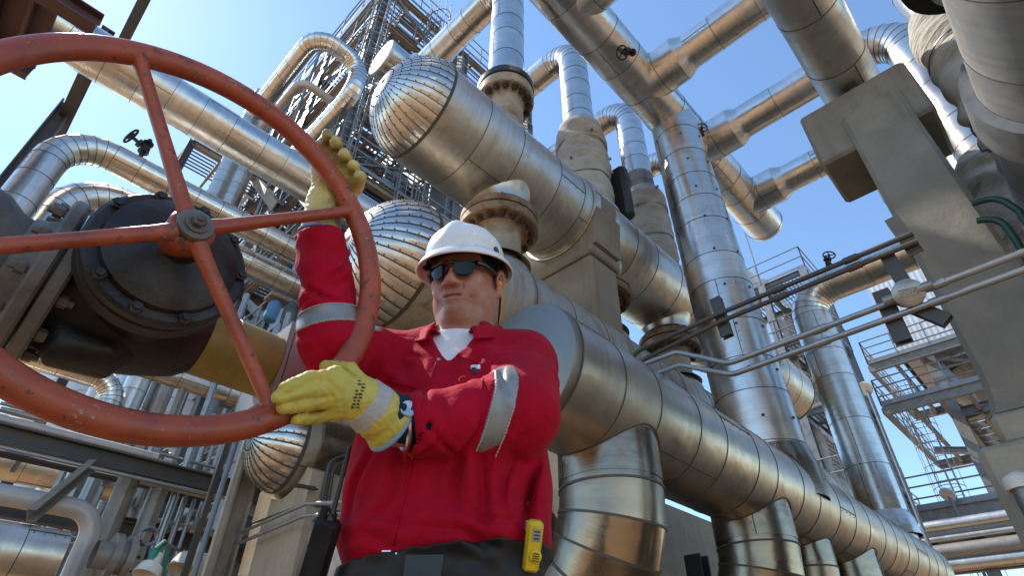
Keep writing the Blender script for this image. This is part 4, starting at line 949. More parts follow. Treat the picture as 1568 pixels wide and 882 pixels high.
mb = MB(); mb.lathe(WC, -Y, [(.012, .0125), (.026, .0125), (.028, .009), (.028, .0065), (.033, .0055), (.033, .001)], 6); mb.build('nut', 'valve_grey', hw, angle=20)

VY2, VZ = 1.27, 1.52; vx = .115
vb = thing('gate_valve', 'grimy black flanged valve behind the handwheel', 'valve', (vx, VY2, VZ - .25))
bc = V(WC[0] + .004, 1.055, WC[2] - .004)
mb = MB(); mb.lathe(bc, -Y, [(-.05, .10), (-.05, .132), (-.044, .139), (-.012, .140), (-.009, .128), (-.004, .128), (-.001, .140), (.016, .140), (.022, .134), (.022, .118), (.036, .116), (.046, .098), (.056, .07), (.060, .05), (.064, .036), (.10, .033), (.13, .030)], 64)
bon = mb.build('bonnet', 'valve', vb)
bolts(bon, bc - Y * .026, -Y, .127, 10, .012, .02, 'valve', .3)
mb = MB(); mb.lathe(bc + Y * .04, Y, [(0, .118), (.04, .108), (.10, .115), (.18, .13), (.25, .10), (.30, .05), (.30, .001)], 40)
c = V(vx, VY2, VZ)
mb.lathe(c, -X, [(-.175, .076), (-.15, .095), (-.08, .118), (0, .135), (.06, .135), (.105, .125), (.105, .001)], 40)
mb.tube([c + V(-.085, -.01, -.06), c + V(-.04, -.045, -.13), c + V(.01, -.045, -.13), c + V(.06, -.02, -.06)], [.045, .048, .042, .03], 14); mb.build('body', 'valve', vb)
fc = V(.005, VY2, VZ)
mb = MB(); mb.lathe(fc, -X, [(-.013, .1), (-.013, .166), (-.008, .171), (.008, .171), (.012, .166), (.012, .1)], 56); f1 = mb.build('flange', 'valve_grey', vb)
mb = MB(); mb.lathe(fc - X * .030, -X, [(-.013, .1), (-.013, .166), (-.008, .171), (.008, .171), (.013, .166), (.013, .12), (.03, .11), (.05, .105)], 56); f2 = mb.build('flange', 'valve_grey', vb)
mb = MB(); mb.lathe(fc - X * .0132, -X, [(0, .02), (0, .150), (.0036, .150), (.0036, .02)], 48); mb.build('gasket', 'black_oil', vb)
bolts(f1, fc + X * .022, X, .143, 12, .0125, .034, 'valve_grey', .2); bolts(f2, fc - X * .055, -X, .143, 12, .0125, .034, 'valve_grey', .2)
gp = thing('supply_pipe', 'grimy grey pipe with a bulging flange entering the black valve from the left', 'pipe', (-.6, VY2, VZ))
mb = MB(); mb.lathe(fc - X * .08, -X, [(0, .10), (.02, .105), (.05, .125), (.11, .14), (.18, .14), (.26, .115), (.4, .105), (3.0, .105)], 40); mb.build('pipe', 'valve_grey', gp)
yp = thing('yellow_pipe', 'dull yellow pipe running from the black valve to the grey post', 'pipe', (.4, VY2, VZ))
xe = .452
mb = MB(); mb.lathe((vx + .13, VY2, VZ), X, [(0, .001), (0, .0765), (.10, .0765), (.101, .0775), (.106, .0775), (.107, .0765), (xe - vx - .13, .0765), (xe - vx - .13, .001)], 40); mb.build('pipe', 'yellow_pipe', yp)
gs = thing('support_post', 'grey steel bracket with an upright end plate at the end of the dull yellow pipe', 'bracket', (xe + .05, VY2, 0))
mb = MB(); mb.box((xe + .008, VY2 + .03, 1.52), (.014, .20, .20), bev=.003); mb.box((xe + .055, VY2 - .062, 1.52), (.078, .012, .19)); mb.box((xe + .055, VY2 + .122, 1.52), (.078, .012, .19)); mb.build('end_plate', 'tube_grey', gs)
mb = MB(); mb.beam((xe + .016, VY2 + .03, 1.565), (.93, VY2 + .03, 1.565), .10, .12, kind='I', t=.012); mb.build('arm', 'tube_grey', gs)
mb = MB(); mb.beam((.98, VY2 + .03, 0), (.98, VY2 + .03, 1.62), .12, .12, kind='I', t=.012, up=X); mb.build('post', 'tube_grey', gs)
# ------------------------------------------------------------------ the worker: signed-distance modelling, then one skin per piece
class SDF:
    def __init__(s, xs, ys, zs):
        s.ax = [np.asarray(a, np.float32) for a in (xs, ys, zs)]
        s.F = np.full([len(a) for a in s.ax], 1.0, np.float32)
    @staticmethod
    def box(lo, hi, h): return SDF(*[np.arange(lo[i], hi[i] + h, h) for i in range(3)])
    def sub(s, lo, hi):
        sl = []
        for i in range(3):
            a = int(np.searchsorted(s.ax[i], lo[i])); b = int(np.searchsorted(s.ax[i], hi[i])); sl.append(slice(max(0, a - 1), min(len(s.ax[i]), b + 1)))
        if any(q.stop - q.start < 1 for q in sl): return None, None
        X_, Y_, Z_ = np.meshgrid(*[s.ax[i][sl[i]] for i in range(3)], indexing='ij', sparse=True)
        return tuple(sl), (X_, Y_, Z_)
    def join(s, sl, d, k, neg=False):
        a = s.F[sl]; d = d.astype(np.float32)
        if neg:
            d = -d
            if k > 0: hh = np.maximum(k - np.abs(a - d), 0) / k; s.F[sl] = np.maximum(a, d) + hh * hh * k * .25
            else: s.F[sl] = np.maximum(a, d)
        elif k > 0: hh = np.maximum(k - np.abs(a - d), 0) / k; s.F[sl] = np.minimum(a, d) - hh * hh * k * .25
        else: s.F[sl] = np.minimum(a, d)
    def cap(s, a, b, ra, rb, k=.02, wr=None, neg=False, pad=.03):
        a = np.asarray(a, float); b = np.asarray(b, float); R = max(ra, rb) + k + pad
        sl, g = s.sub(np.minimum(a, b) - R, np.maximum(a, b) + R)
        if sl is None: return
        v = b - a; L2 = v @ v; px, py, pz = g[0] - a[0], g[1] - a[1], g[2] - a[2]
        t0 = (px * v[0] + py * v[1] + pz * v[2]) / L2; t = np.clip(t0, 0, 1)
        d = np.sqrt((px - t * v[0]) ** 2 + (py - t * v[1]) ** 2 + (pz - t * v[2]) ** 2) - (ra + (rb - ra) * t)
        if wr is not None: d = d + wr(t0, px, py, pz)
        s.join(sl, d, k, neg)
    def cut(s, p, n_, R):
        """flat cut: removes what lies beyond the plane, within R of p"""
        sl, g = s.sub(p - R, p + R)
        if sl is None: return
        d = (g[0] - p[0]) * n_[0] + (g[1] - p[1]) * n_[1] + (g[2] - p[2]) * n_[2]; r2 = (g[0] - p[0]) ** 2 + (g[1] - p[1]) ** 2 + (g[2] - p[2]) ** 2
        s.F[sl] = np.where(r2 < R * R, np.maximum(s.F[sl], d.astype(np.float32)), s.F[sl])
    def ell(s, c, r, fr=None, k=.02, neg=False, pad=.03):
        c = np.asarray(c, float); r = np.asarray(r, float); R = r.max() + k + pad
        sl, g = s.sub(c - R, c + R)
        if sl is None: return
        px, py, pz = g[0] - c[0], g[1] - c[1], g[2] - c[2]
        fr = np.eye(3) if fr is None else fr
        q = [(px * fr[i][0] + py * fr[i][1] + pz * fr[i][2]) / r[i] for i in range(3)]
        k0 = np.sqrt(q[0] ** 2 + q[1] ** 2 + q[2] ** 2); k1 = np.sqrt((q[0] / r[0]) ** 2 + (q[1] / r[1]) ** 2 + (q[2] / r[2]) ** 2)
        d = k0 * (k0 - 1) / np.maximum(k1, 1e-6); d = np.where(k0 < .05, -r.min(), d)
        s.join(sl, d, k, neg)
    def mesh(s):
        F = s.F; ax = s.ax; n = F.shape
        neg = F < 0
        c = neg[:-1, :-1, :-1].astype(np.int8)
        cnt = np.zeros([m - 1 for m in n], np.int8)
        for dx in (0, 1):
            for dy in (0, 1):
                for dz in (0, 1): cnt += neg[dx:n[0] - 1 + dx, dy:n[1] - 1 + dy, dz:n[2] - 1 + dz]
        act = np.argwhere((cnt > 0) & (cnt < 8)); I = np.full(cnt.shape, -1, np.int32); I[act[:, 0], act[:, 1], act[:, 2]] = np.arange(len(act))
        P = np.zeros((len(act), 3)); W = np.zeros(len(act)); i, j, k = act.T
        corners = [(0, 0, 0), (1, 0, 0), (0, 1, 0), (1, 1, 0), (0, 0, 1), (1, 0, 1), (0, 1, 1), (1, 1, 1)]
        val = {c_: F[i + c_[0], j + c_[1], k + c_[2]] for c_ in corners}
        def pos(c_): return np.stack([ax[0][i + c_[0]], ax[1][j + c_[1]], ax[2][k + c_[2]]], 1).astype(float)
        for a in corners:
            for d in range(3):
                if a[d]: continue
                b = list(a); b[d] = 1; b = tuple(b); va, vb = val[a], val[b]; m = (va < 0) != (vb < 0)
                t = np.where(m, va / np.where(m, va - vb, 1), 0)[:, None]; P += np.where(m[:, None], pos(a) * (1 - t) + pos(b) * t, 0); W += m
        P /= W[:, None]; faces = []
        for d in range(3):
            o = [q for q in range(3) if q != d]
            sa = [slice(None)] * 3; sb = [slice(None)] * 3; sa[d] = slice(0, -1); sb[d] = slice(1, None)
            ch = neg[tuple(sa)] != neg[tuple(sb)]; idx = np.argwhere(ch)
            ok = np.all([(idx[:, q] > 0) & (idx[:, q] < n[q] - 1) for q in o], axis=0); idx = idx[ok]
            fl = neg[tuple(sa)][idx[:, 0], idx[:, 1], idx[:, 2]]
            q = []
            for e0, e1 in ((-1, -1), (0, -1), (0, 0), (-1, 0)):
                w = idx.copy(); w[:, o[0]] += e0; w[:, o[1]] += e1; q.append(I[w[:, 0], w[:, 1], w[:, 2]])
            q = np.stack(q, 1); flip = fl if d != 1 else ~fl
            q[~flip] = q[~flip][:, ::-1]; faces.append(q)
        return P, np.concatenate(faces)
    def build(s, name, m, parent, smooth_it=1):
        P, Fc = s.mesh(); loc = worldloc(parent)
        if smooth_it:
            e = np.concatenate([Fc[:, [0, 1]], Fc[:, [1, 2]], Fc[:, [2, 3]], Fc[:, [3, 0]]])
            for _ in range(smooth_it):
                for lam in (.5, -.52):
                    acc = np.zeros_like(P); c_ = np.zeros(len(P)); np.add.at(acc, e[:, 0], P[e[:, 1]]); np.add.at(acc, e[:, 1], P[e[:, 0]]); np.add.at(c_, e[:, 0], 1); np.add.at(c_, e[:, 1], 1)
                    P = P + lam * (acc / np.maximum(c_, 1)[:, None] - P)
        me = bpy.data.meshes.new(name); me.from_pydata((P - loc).tolist(), [], Fc.tolist())
        for mm in (m if isinstance(m, (list, tuple)) else [m]): me.materials.append(MAT[mm] if isinstance(mm, str) else mm)
        me.polygons.foreach_set('use_smooth', np.ones(len(me.polygons), bool)); me.update()
        o = bpy.data.objects.new(name, me); COL.objects.link(o); o.parent = parent; return o

# materials of the worker
def m_cloth(name, col, col2, weave=900, wr=.35):
    m, nt, b = mat(name); ob = coords(nt); n = noise(nt, ob, 7, 5, .6); n2 = noise(nt, ob, 26, 4, .6)
    c = mix(nt, maprange(nt, n, .35, .7, 0, 1), col, col2)
    c = mix(nt, maprange(nt, noise(nt, ob, 4.5, 6, .7), .50, .72, 0, .45), c, tuple(x * .45 for x in col)); c = mix(nt, maprange(nt, noise(nt, ob, 60, 5, .7), .58, .74, 0, .25), c, tuple(min(1, x * 1.25 + .012) for x in col2))
    nt.links.new(c, b.inputs['Base Color']); b.inputs['Roughness'].default_value = .82; b.inputs['Specular IOR Level'].default_value = .12
    b.inputs['Sheen Weight'].default_value = .03; b.inputs['Sheen Roughness'].default_value = .4
    nt.links.new(bump(nt, noise(nt, ob, weave, 2), .15, .0008, bump(nt, n2, wr * 1.6, .010)), b.inputs['Normal']); return m
MAT['red'] = m_cloth('red_coverall_cotton', (.34, .0028, .018), (.44, .0036, .026))
MAT['tshirt'] = m_cloth('white_cotton', (.72, .72, .76), (.80, .80, .83))
MAT['navy'] = m_cloth('navy_undersleeve', (.012, .022, .045), (.018, .035, .06))
MAT['boot'] = m_solid('brown_boot_leather', (.10, .055, .03), .6)
def m_skin():
    m, nt, b = mat('skin'); ob = coords(nt); n = noise(nt, ob, 28, 5, .6); f = noise(nt, ob, 260, 3, .6)
    c = mix(nt, maprange(nt, n, .35, .7, 0, 1), (.47, .215, .135), (.37, .15, .095)); c = mix(nt, maprange(nt, f, .45, .7, 0, .45), c, (.20, .09, .065)); st = noise(nt, ob, 900, 2, .5); c = mix(nt, maprange(nt, st, .56, .66, 0, .4), c, (.10, .06, .05))
    STB = N(nt, 'ShaderNodeVectorMath', operation='DISTANCE'); nt.links.new(ob, STB.inputs[0]); STB.inputs[1].default_value = (0, 0, 0); STB.name = 'jaw'
    jm = N(nt, 'ShaderNodeMath', operation='MULTIPLY'); nt.links.new(maprange(nt, STB.outputs['Value'], .035, .085, .75, 0), jm.inputs[0]); nt.links.new(maprange(nt, noise(nt, ob, 420, 3, .7), .40, .62, .15, 1), jm.inputs[1])
    c = mix(nt, jm.outputs[0], c, (.115, .075, .062))
    nt.links.new(c, b.inputs['Base Color']); nt.links.new(maprange(nt, noise(nt, ob, 45, 4, .6), .35, .7, .34, .56), b.inputs['Roughness'])
    b.inputs['Subsurface Weight'].default_value = .18; b.inputs['Subsurface Radius'].default_value = (.012, .005, .003); b.inputs['Subsurface Scale'].default_value = .6
    nt.links.new(bump(nt, f, .25, .0012, bump(nt, n, .15, .003)), b.inputs['Normal']); return m
MAT['skin'] = m_skin()
def m_leather(name, col, dirt, amt, lo=.48, hi=.70):
    m, nt, b = mat(name); ob = coords(nt); n = noise(nt, ob, 22, 6, .65); big = noise(nt, ob, 9, 4, .6); cr = noise(nt, ob, 1, 4, .6, (60, 60, 60))
    c = mix(nt, maprange(nt, n, .35, .7, 0, 1), col, tuple(x * .78 for x in col)); c = mix(nt, maprange(nt, big, lo, hi, 0, amt), c, dirt)
    nt.links.new(c, b.inputs['Base Color']); b.inputs['Roughness'].default_value = .55
    nt.links.new(bump(nt, cr, .5, .003, bump(nt, noise(nt, ob, 350, 3), .2, .0006)), b.inputs['Normal']); return m
MAT['glove'] = m_leather('yellow_leather', (.58, .47, .075), (.30, .20, .04), .55)
MAT['glove_dirty'] = m_leather('soiled_yellow_leather', (.60, .50, .16), (.075, .07, .085), .75, .47, .68)
MAT['glove_pale'] = m_leather('soiled_pale_leather', (.56, .50, .36), (.20, .16, .09), .5)
MAT['hem'] = m_cloth('light_blue_binding', (.20, .33, .50), (.25, .40, .58), 900, .1)
MAT['knit'] = m_cloth('grey_knit_band', (.40, .385, .36), (.52, .50, .46), 300, .5)
MAT['reflect'] = m_solid('silver_reflective_tape', (.27, .275, .28), .42, .3, .2, 30, .25, .001, (.22, .21, .19), (.5, .75), 60)
def m_plain(name, col, rough, metal=0, coat=0):
    m, nt, b = mat(name); b.inputs['Base Color'].default_value = (*col, 1); b.inputs['Roughness'].default_value = rough; b.inputs['Metallic'].default_value = metal; b.inputs['Coat Weight'].default_value = coat; return m
MAT['hat'] = m_solid('white_hard_hat_plastic', (.80, .80, .79), .26, 0, .06, 8, .04, .001, (.50, .47, .42), (.57, .72), 16)
MAT['black_plastic'] = m_solid('black_plastic', (.012, .012, .013), .38, 0, .3, 30, .1, .001)
MAT['lens'] = m_plain('dark_glossy_lens', (.003, .003, .004), .06, 0, 0)
MAT['lens'].node_tree.nodes['Principled BSDF'].inputs['Specular IOR Level'].default_value = .22
MAT['belt'] = m_solid('black_webbing', (.0045, .0045, .0055), .6, 0, .3, 40, .3, .001)
MAT['mon_yellow'] = m_solid('yellow_detector_plastic', (.70, .50, .02), .38, 0, .08, 8, .05, .001, (.45, .30, .02), (.62, .8), 14)
MAT['grey_plastic'] = m_plain('grey_display', (.30, .32, .31), .3)
MAT['orange'] = m_plain('orange_foam', (.9, .32, .02), .6)
MAT['hair'] = m_solid('dark_hair', (.012, .010, .009), .6, 0, .4, 60, .5, .002)
MAT['print_black'] = m_plain('black_print', (.02, .02, .02), .6); MAT['white_patch'] = m_plain('white_label', (.7, .7, .72), .7); MAT['steel_snap'] = m_plain('steel_snap', (.6, .6, .6), .3, 1)

TC = RF(-.130, 1.245, 0)                                   # middle of the body on the ground
person = thing('person', 'worker in a red coverall, white hard hat and dark glasses gripping the big wheel', 'person', TC)
# joints
sL, eL, wL = at(800, 560, 1.42), at(792, 632, 1.15), at(610, 654, 1.045)
sR, eR, wR = at(580, 560, 1.42), at(512, 530, 1.19), at(488, 342, 1.29)
yawT = math.radians(6); tr = math.cos(yawT) * RT + math.sin(yawT) * -FW; tf = -math.sin(yawT) * RT * -1 * -1 + 0 * RT
tf = unit(-math.cos(yawT) * FW - math.sin(yawT) * RT); tr = unit(np.cross(tf, ZZ)) * -1    # tf: where the chest faces; tr: image-right side
zs_ = np.array([.80, .92, 1.02, 1.12, 1.22, 1.34, 1.46, 1.53, 1.59, 1.64, 1.70])
ta_ = np.array([.178, .185, .188, .205, .216, .214, .200, .178, .125, .078, .05])
tb_ = np.array([.130, .138, .142, .162, .168, .156, .132, .112, .090, .070, .05])
tof = np.array([.0, .005, .008, .016, .022, .018, .006, .0, -.004, -.004, 0])
TF = []
def torso(S, off=0.0, k=.03, folds=True):
    lo = TC + V(-.45, -.45, .74); hi = TC + V(.45, .45, 1.74); sl, g = S.sub(lo, hi)
    if sl is None: return
    px, py, pz = g[0] - TC[0], g[1] - TC[1], g[2]
    r = px * tr[0] + py * tr[1]; f = px * tf[0] + py * tf[1]
    a = np.interp(pz, zs_, ta_) + off; b = np.interp(pz, zs_, tb_) + off; o = np.interp(pz, zs_, tof)
    f = f - o; n = 2.35
    q = (np.abs(r / a) ** n + np.abs(f / b) ** n) ** (1 / n); d = (q - 1) * np.minimum(a, b) * 1.0
    d = np.maximum(d, np.maximum(.80 - pz, pz - 1.68))
    if folds:
        w = np.clip((1.36 - pz) / .12, 0, 1) * np.clip((pz - 1.05) / .05, 0, 1)
        side = np.clip((r - .02) / .10, 0, 1)
        d = d + w * side * .009 * (np.sin(r * 95 + 2.5 * np.sin(pz * 9)) + .5 * np.sin(r * 53 + pz * 14 + 1)) * (f > -.05)
        d = d - .010 * np.exp(-((pz - 1.125) / .030) ** 2) + .006 * np.exp(-((pz - 1.075) / .02) ** 2)
        d = d + .0035 * np.sin(r * 60 - pz * 28 + 1.5 * np.sin(r * 21)) * np.clip((1.20 - pz) / .1, 0, 1)
        up = np.clip((pz - 1.36) / .08, 0, 1); d = d + up * .004 * np.sin(r * 70 + pz * 45 + 2 * np.sin(pz * 20))
        d = d - .0035 * np.exp(-((r + .012) / .016) ** 2) * (f > 0) * np.clip((1.52 - pz) / .05, 0, 1)      # zip placket
        for r0, z0, r1, z1, dp in TF:
            vr, vz = r1 - r0, z1 - z0; l2 = vr * vr + vz * vz; t = np.clip(((r - r0) * vr + (pz - z0) * vz) / l2, 0, 1)
            ds = ((r - r0) * vz - (pz - z0) * vr) / math.sqrt(l2); ends = np.sqrt((r - r0 - t * vr) ** 2 + (pz - z0 - t * vz) ** 2); m = np.exp(-np.maximum(ends - np.abs(ds), 0) / .02) * np.sin(PI * np.clip(t * .9 + .08, 0, 1)) * (f > -.03)
            bend = ds + .012 * np.sin(t * 5 + z0 * 40)
            d = d + dp * m * (np.exp(-(bend / .0075) ** 2) - .85 * np.exp(-((bend - .019) / .013) ** 2) - .4 * np.exp(-((bend + .019) / .013) ** 2))
    S.join(sl, d, k)
TF = [(.16, 1.44, .01, 1.37, .009), (.17, 1.40, .04, 1.29, .010), (-.17, 1.46, -.03, 1.40, .009), (-.18, 1.40, -.06, 1.34, .008), (.12, 1.33, .085, 1.13, .012), (.165, 1.31, .135, 1.10, .013), (.055, 1.28, .06, 1.15, .009), (.19, 1.28, .18, 1.12, .012),
      (-.13, 1.30, -.16, 1.12, .008), (-.06, 1.24, -.11, 1.11, .007), (-.16, 1.105, -.03, 1.097, .008), (.0, 1.105, .15, 1.10, .009), (-.11, 1.135, .04, 1.128, .007), (.05, 1.15, .18, 1.135, .008), (-.03, 1.36, -.05, 1.22, .006), (.09, 1.53, .02, 1.44, .007), (-.10, 1.54, -.05, 1.45, .007), (.14, 1.50, .06, 1.42, .007)]
def folds(a, b, amp, n, skew, ph):
    """irregular cloth: a few warped waves plus single sharp creases that run part of the way round"""
    v = np.asarray(b, float) - np.asarray(a, float); e1, e2 = perp(unit(v)); r_ = random.Random(int(ph * 1000) + 17); L = np.linalg.norm(v)
    wv = [(r_.uniform(-3.2, 3.2), r_.uniform(6, 19) * r_.choice((-1, 1)), r_.uniform(0, 6.3), r_.uniform(.25, .6)) for _ in range(6)]
    cr = [(r_.uniform(.05, .95), r_.uniform(.05, .22) * r_.choice((-1, 1)), r_.uniform(-PI, PI), r_.uniform(.7, 1.5), r_.uniform(.6, 1.2)) for _ in range(int(n * 3))]
    def w(t, px, py, pz):
        q = px * e1[0] + py * e1[1] + pz * e1[2]; q2 = px * e2[0] + py * e2[1] + pz * e2[2]; an = np.arctan2(q2, q); s_ = t * L
        tt = s_ + .012 * np.sin(2 * an + ph) + .010 * np.sin(34 * s_ + 3 * an)
        d = 0
        for ka, ks, p0, am in wv: d = d + am * np.sin(np.round(ka) * an + ks * 4.2 * tt + p0)
        d = d * amp * .45
        for t0, sl, a0, wd, st in cr:
            da = np.angle(np.exp(1j * (an - a0))).astype(np.float32); g_ = np.exp(-(da / wd) ** 2); u_ = (t - t0 - sl * np.sin(da) - .03 * np.sin(2.3 * da + t0 * 9)) * L
            d = d + amp * st * g_ * (np.exp(-(u_ / .0065) ** 2) * 1.0 - .8 * np.exp(-((u_ - .016) / .011) ** 2) - .5 * np.exp(-((u_ + .016) / .012) ** 2))
        return d
    return w
def arms(S, off=0.0, fold=True, k=.035):
    for sh, el, wr, ph, rw, re in ((sL, eL, wL, .4, .056, .078), (sR, eR, wR, 2.2, .0535, .062)):
        S.cap(sh, el, .086 + off, re + .004 + off, k, folds(sh, el, .0085, 2.2, .8, ph) if fold else None)
        fr_ = .93 if rw > .054 else .90; q = el + (wr - el) * fr_; d_ = unit(wr - el)
        S.cap(el, q, re + off, rw + off, k, folds(el, wr, .0080, 2.6, -.7, ph + 1) if fold else None)
        S.cut(q, d_, .085); S.cap(q - d_ * .03, q + d_ * .03, rw - .009, rw - .008, .003, neg=True)
def coverall(S, legs=True):
    torso(S)
    nb = TC + V(0, 0, 1.585) + tf * .0
    S.cap(nb, sL + ZZ * .012, .062, .075, .05); S.cap(nb, sR + ZZ * .012, .062, .075, .05)
    arms(S)
    if legs:
        for s_ in (-1, 1):
            hp = TC + tr * s_ * .092 + ZZ * .88; kn = TC + tr * s_ * .125 + tf * .03 + ZZ * .49; an = TC + tr * s_ * .145 - tf * .01 + ZZ * .14
            S.cap(hp, kn, .105, .080, .04, folds(hp, kn, .004, 3, .5, s_)); S.cap(kn, an, .080, .072, .03, folds(kn, an, .006, 4, .6, s_ + 2))
    # open neck
    c = TC + tf * .115 + ZZ * 1.60
    S.cap(TC + tf * .015 + ZZ * 1.56, TC + tf * .005 + ZZ * 1.80, .066, .075, .008, neg=True)
    for t in np.linspace(0, 1, 7):
        p = TC + tf * (.085 + .06 * t) + ZZ * (1.61 - .115 * t); S.cap(p - tf * .015, p + tf * .09, .050 * (1 - t) + .010, .055 * (1 - t) + .012, .006, neg=True)
h = .0052
S = SDF.box(TC + V(-.50, -.50, .10), TC + V(.50, .50, 1.72), h); coverall(S)
cov = S.build('coverall', 'red', person, 2)
def wrap(name, m, off, slabs, lo, hi, h, fn=coverall, cut=None, parent=None, it=1):
    """a skin just proud of the coverall between two planes"""
    S = SDF.box(lo, hi, h); fn(S); S.F -= off
    X_, Y_, Z_ = np.meshgrid(*S.ax, indexing='ij', sparse=True)
    for p, n_, w in slabs:
        s_ = (X_ - p[0]) * n_[0] + (Y_ - p[1]) * n_[1] + (Z_ - p[2]) * n_[2]; S.F = np.maximum(S.F, np.abs(s_) - w)
    if cut is not None: S.F = np.maximum(S.F, cut(X_, Y_, Z_))
    return S.build(name, m, parent or cov, it)
armsonly = lambda S: arms(S)
pb = eL + (wL - eL) * .24; nb_ = unit((wL - eL) + .10 * ZZ)
wrap('reflective_band', 'reflect', .0016, [(pb, nb_, .0225)], pb - .12, pb + .12, .0032, armsonly, lambda x, y, z: np.sqrt((x - pb[0]) ** 2 + (y - pb[1]) ** 2 + (z - pb[2]) ** 2) - .115)
pb2 = eR + (wR - eR) * .18; nb2 = unit(unit(wR - eR) - .25 * RT * 0 + .22 * unit(CR) * 0 + 0.0 * ZZ)
wrap('reflective_band', 'reflect', .0016, [(pb2, nb2, .0225)], pb2 - .12, pb2 + .12, .0032, armsonly, lambda x, y, z: np.sqrt((x - pb2[0]) ** 2 + (y - pb2[1]) ** 2 + (z - pb2[2]) ** 2) - .115)
def tonly(S): torso(S)
zb = 1.052
belt = wrap('belt', 'belt', .010, [(TC + ZZ * zb, unit(ZZ + tr * -.10), .037)], TC + V(-.28, -.28, .96), TC + V(.28, .28, 1.12), .0042, tonly, parent=person)
mb = MB(); c = TC + tf * .158 + tr * .0 + ZZ * (zb + .0)
mb.box(c + tf * .012, (.07, .010, .050), (tr, tf, ZZ), bev=.003); mb.build('buckle', 'black_plastic', belt)
mb = MB()
for k, x in enumerate((-.07, -.045, .02, .05)): mb.box(c + tf * .010 + tr * x + ZZ * (.030 - .004 * (k % 2)), (.016, .004, .0025), (tr, tf, ZZ))
mb.build('belt_trim', 'steel_snap', belt)
# head frame
HS = 1.06
fh = unit(-math.cos(math.radians(16)) * FW - math.sin(math.radians(16)) * RT - .30 * ZZ); xh = unit(np.cross(ZZ, fh)); uh = np.cross(fh, xh)
if xh @ RT < 0: xh = -xh
HO = at(693, 413, 1.43) - fh * .090 * HS
FRM = (xh, fh, uh)
def hp(x, y, z): return HO + HS * (x * xh + y * fh + z * uh)
fine = lambda lo, hi, a, b, hf, hc: np.concatenate([np.arange(lo, a, hc), np.arange(a, b, hf), np.arange(b, hi, hc)])
hc_ = HO
Sb = SDF(fine(TC[0] - .5, TC[0] + .5, hc_[0] - .135, hc_[0] + .135, .0024, .0075), fine(TC[1] - .5, TC[1] + .5, hc_[1] - .135, hc_[1] + .135, .0024, .0075), fine(.02, 1.98, 1.585, 1.94, .0024, .0085))
MAT['skin'].node_tree.nodes['jaw'].inputs[1].default_value = tuple(hp(0, .055, -.085) - TC)
def e(c, r, k=.02, neg=False): Sb.ell(hp(*c), [HS * q for q in r], FRM, k, neg)
def cpt(a, b, ra, rb, k=.015, neg=False): Sb.cap(hp(*a), hp(*b), ra * HS, rb * HS, k, neg=neg)
e((0, -.022, .040), (.076, .096, .088), .02)
e((0, .012, -.040), (.067, .078, .080), .04)
e((0, .022, -.083), (.050, .058, .036), .04)
for s_ in (-1, 1):
    e((s_ * .045, .014, -.066), (.027, .038, .036), .035)           # jowl
    e((s_ * .045, .056, -.022), (.023, .022, .018), .02)           # cheekbone
    e((s_ * .034, .070, -.046), (.020, .018, .020), .02)           # cheek
    e((s_ * .031, .099, .000), (.020, .016, .011), .012, True)     # eye socket
    e((s_ * .031, .070, -.001), (.0135, .0135, .0125), .004)
    e((s_ * .026, .083, .020), (.024, .010, .008), .012)           # brow
cpt((0, .083, .012), (0, .106, -.030), .0085, .0100, .012)         # nose
e((0, .109, -.035), (.0125, .0120, .0115), .012)
for s_ in (-1, 1):
    e((s_ * .0155, .099, -.0395), (.0095, .0115, .0085), .008)
    e((s_ * .0080, .1085, -.0485), (.0045, .0055, .0040), .004, True)
    cpt((s_ * .021, .094, -.042), (s_ * .037, .077, -.072), .0030, .0034, .010, True)  # fold beside the mouth
cpt((0, .097, -.050), (0, .094, -.059), .003, .0035, .006, True)
e((0, .080, -.066), (.032, .016, .020), .02)                        # mouth mound
e((0, .0945, -.0630), (.0245, .0080, .0046), .004); e((0, .0930, -.0750), (.0205, .0085, .0062), .004)
pm = [(-.028, .0835, -.0725), (-.014, .0955, -.0690), (0, .0985, -.0680), (.014, .0955, -.0690), (.028, .0835, -.0725)]
for a, b in zip(pm[:-1], pm[1:]): cpt(a, b, .0026, .0026, .003, True)
e((0, .0865, -.0840), (.020, .006, .004), .008, True)
e((0, .076, -.098), (.022, .020, .018), .026)
e((0, .035, -.118), (.044, .050, .022), .03)                        # under the chin
for s_ in (-1, 1):
    e((s_ * .084, -.020, -.010), (.008, .021, .034), .006); e((s_ * .090, -.028, .006), (.007, .022, .022), .008); e((s_ * .0915, -.014, -.010), (.006, .010, .020), .005, True); e((s_ * .082, -.008, -.042), (.007, .009, .012), .006)
Sb.cap(hp(0, -.022, -.070), TC + ZZ * 1.56 - tf * .005, .067, .072, .035)
Sb.cap(hp(-.030, .045, -.115), TC + ZZ * 1.60 + tf * .045 - tr * .02, .012, .010, .03); Sb.cap(hp(.030, .045, -.115), TC + ZZ * 1.60 + tf * .045 + tr * .02, .012, .010, .03)
torso(Sb, -.026, .03, False)
nb = TC + V(0, 0, 1.57)
Sb.cap(nb, sL, .055, .06, .04); Sb.cap(nb, sR, .055, .06, .04)
for sh, el, wr in ((sL, eL, wL), (sR, eR, wR)): Sb.cap(sh, el, .060, .050, .03); Sb.cap(el, wr, .048, .032, .02)
for s_ in (-1, 1):
    hp_ = TC + tr * s_ * .092 + ZZ * .88; kn = TC + tr * s_ * .125 + tf * .03 + ZZ * .49; an = TC + tr * s_ * .145 - tf * .01 + ZZ * .10
    Sb.cap(hp_, kn, .088, .060, .03); Sb.cap(kn, an, .058, .042, .02); Sb.cap(an - ZZ * .04, an + tf * .14 - ZZ * .055, .035, .028, .02)

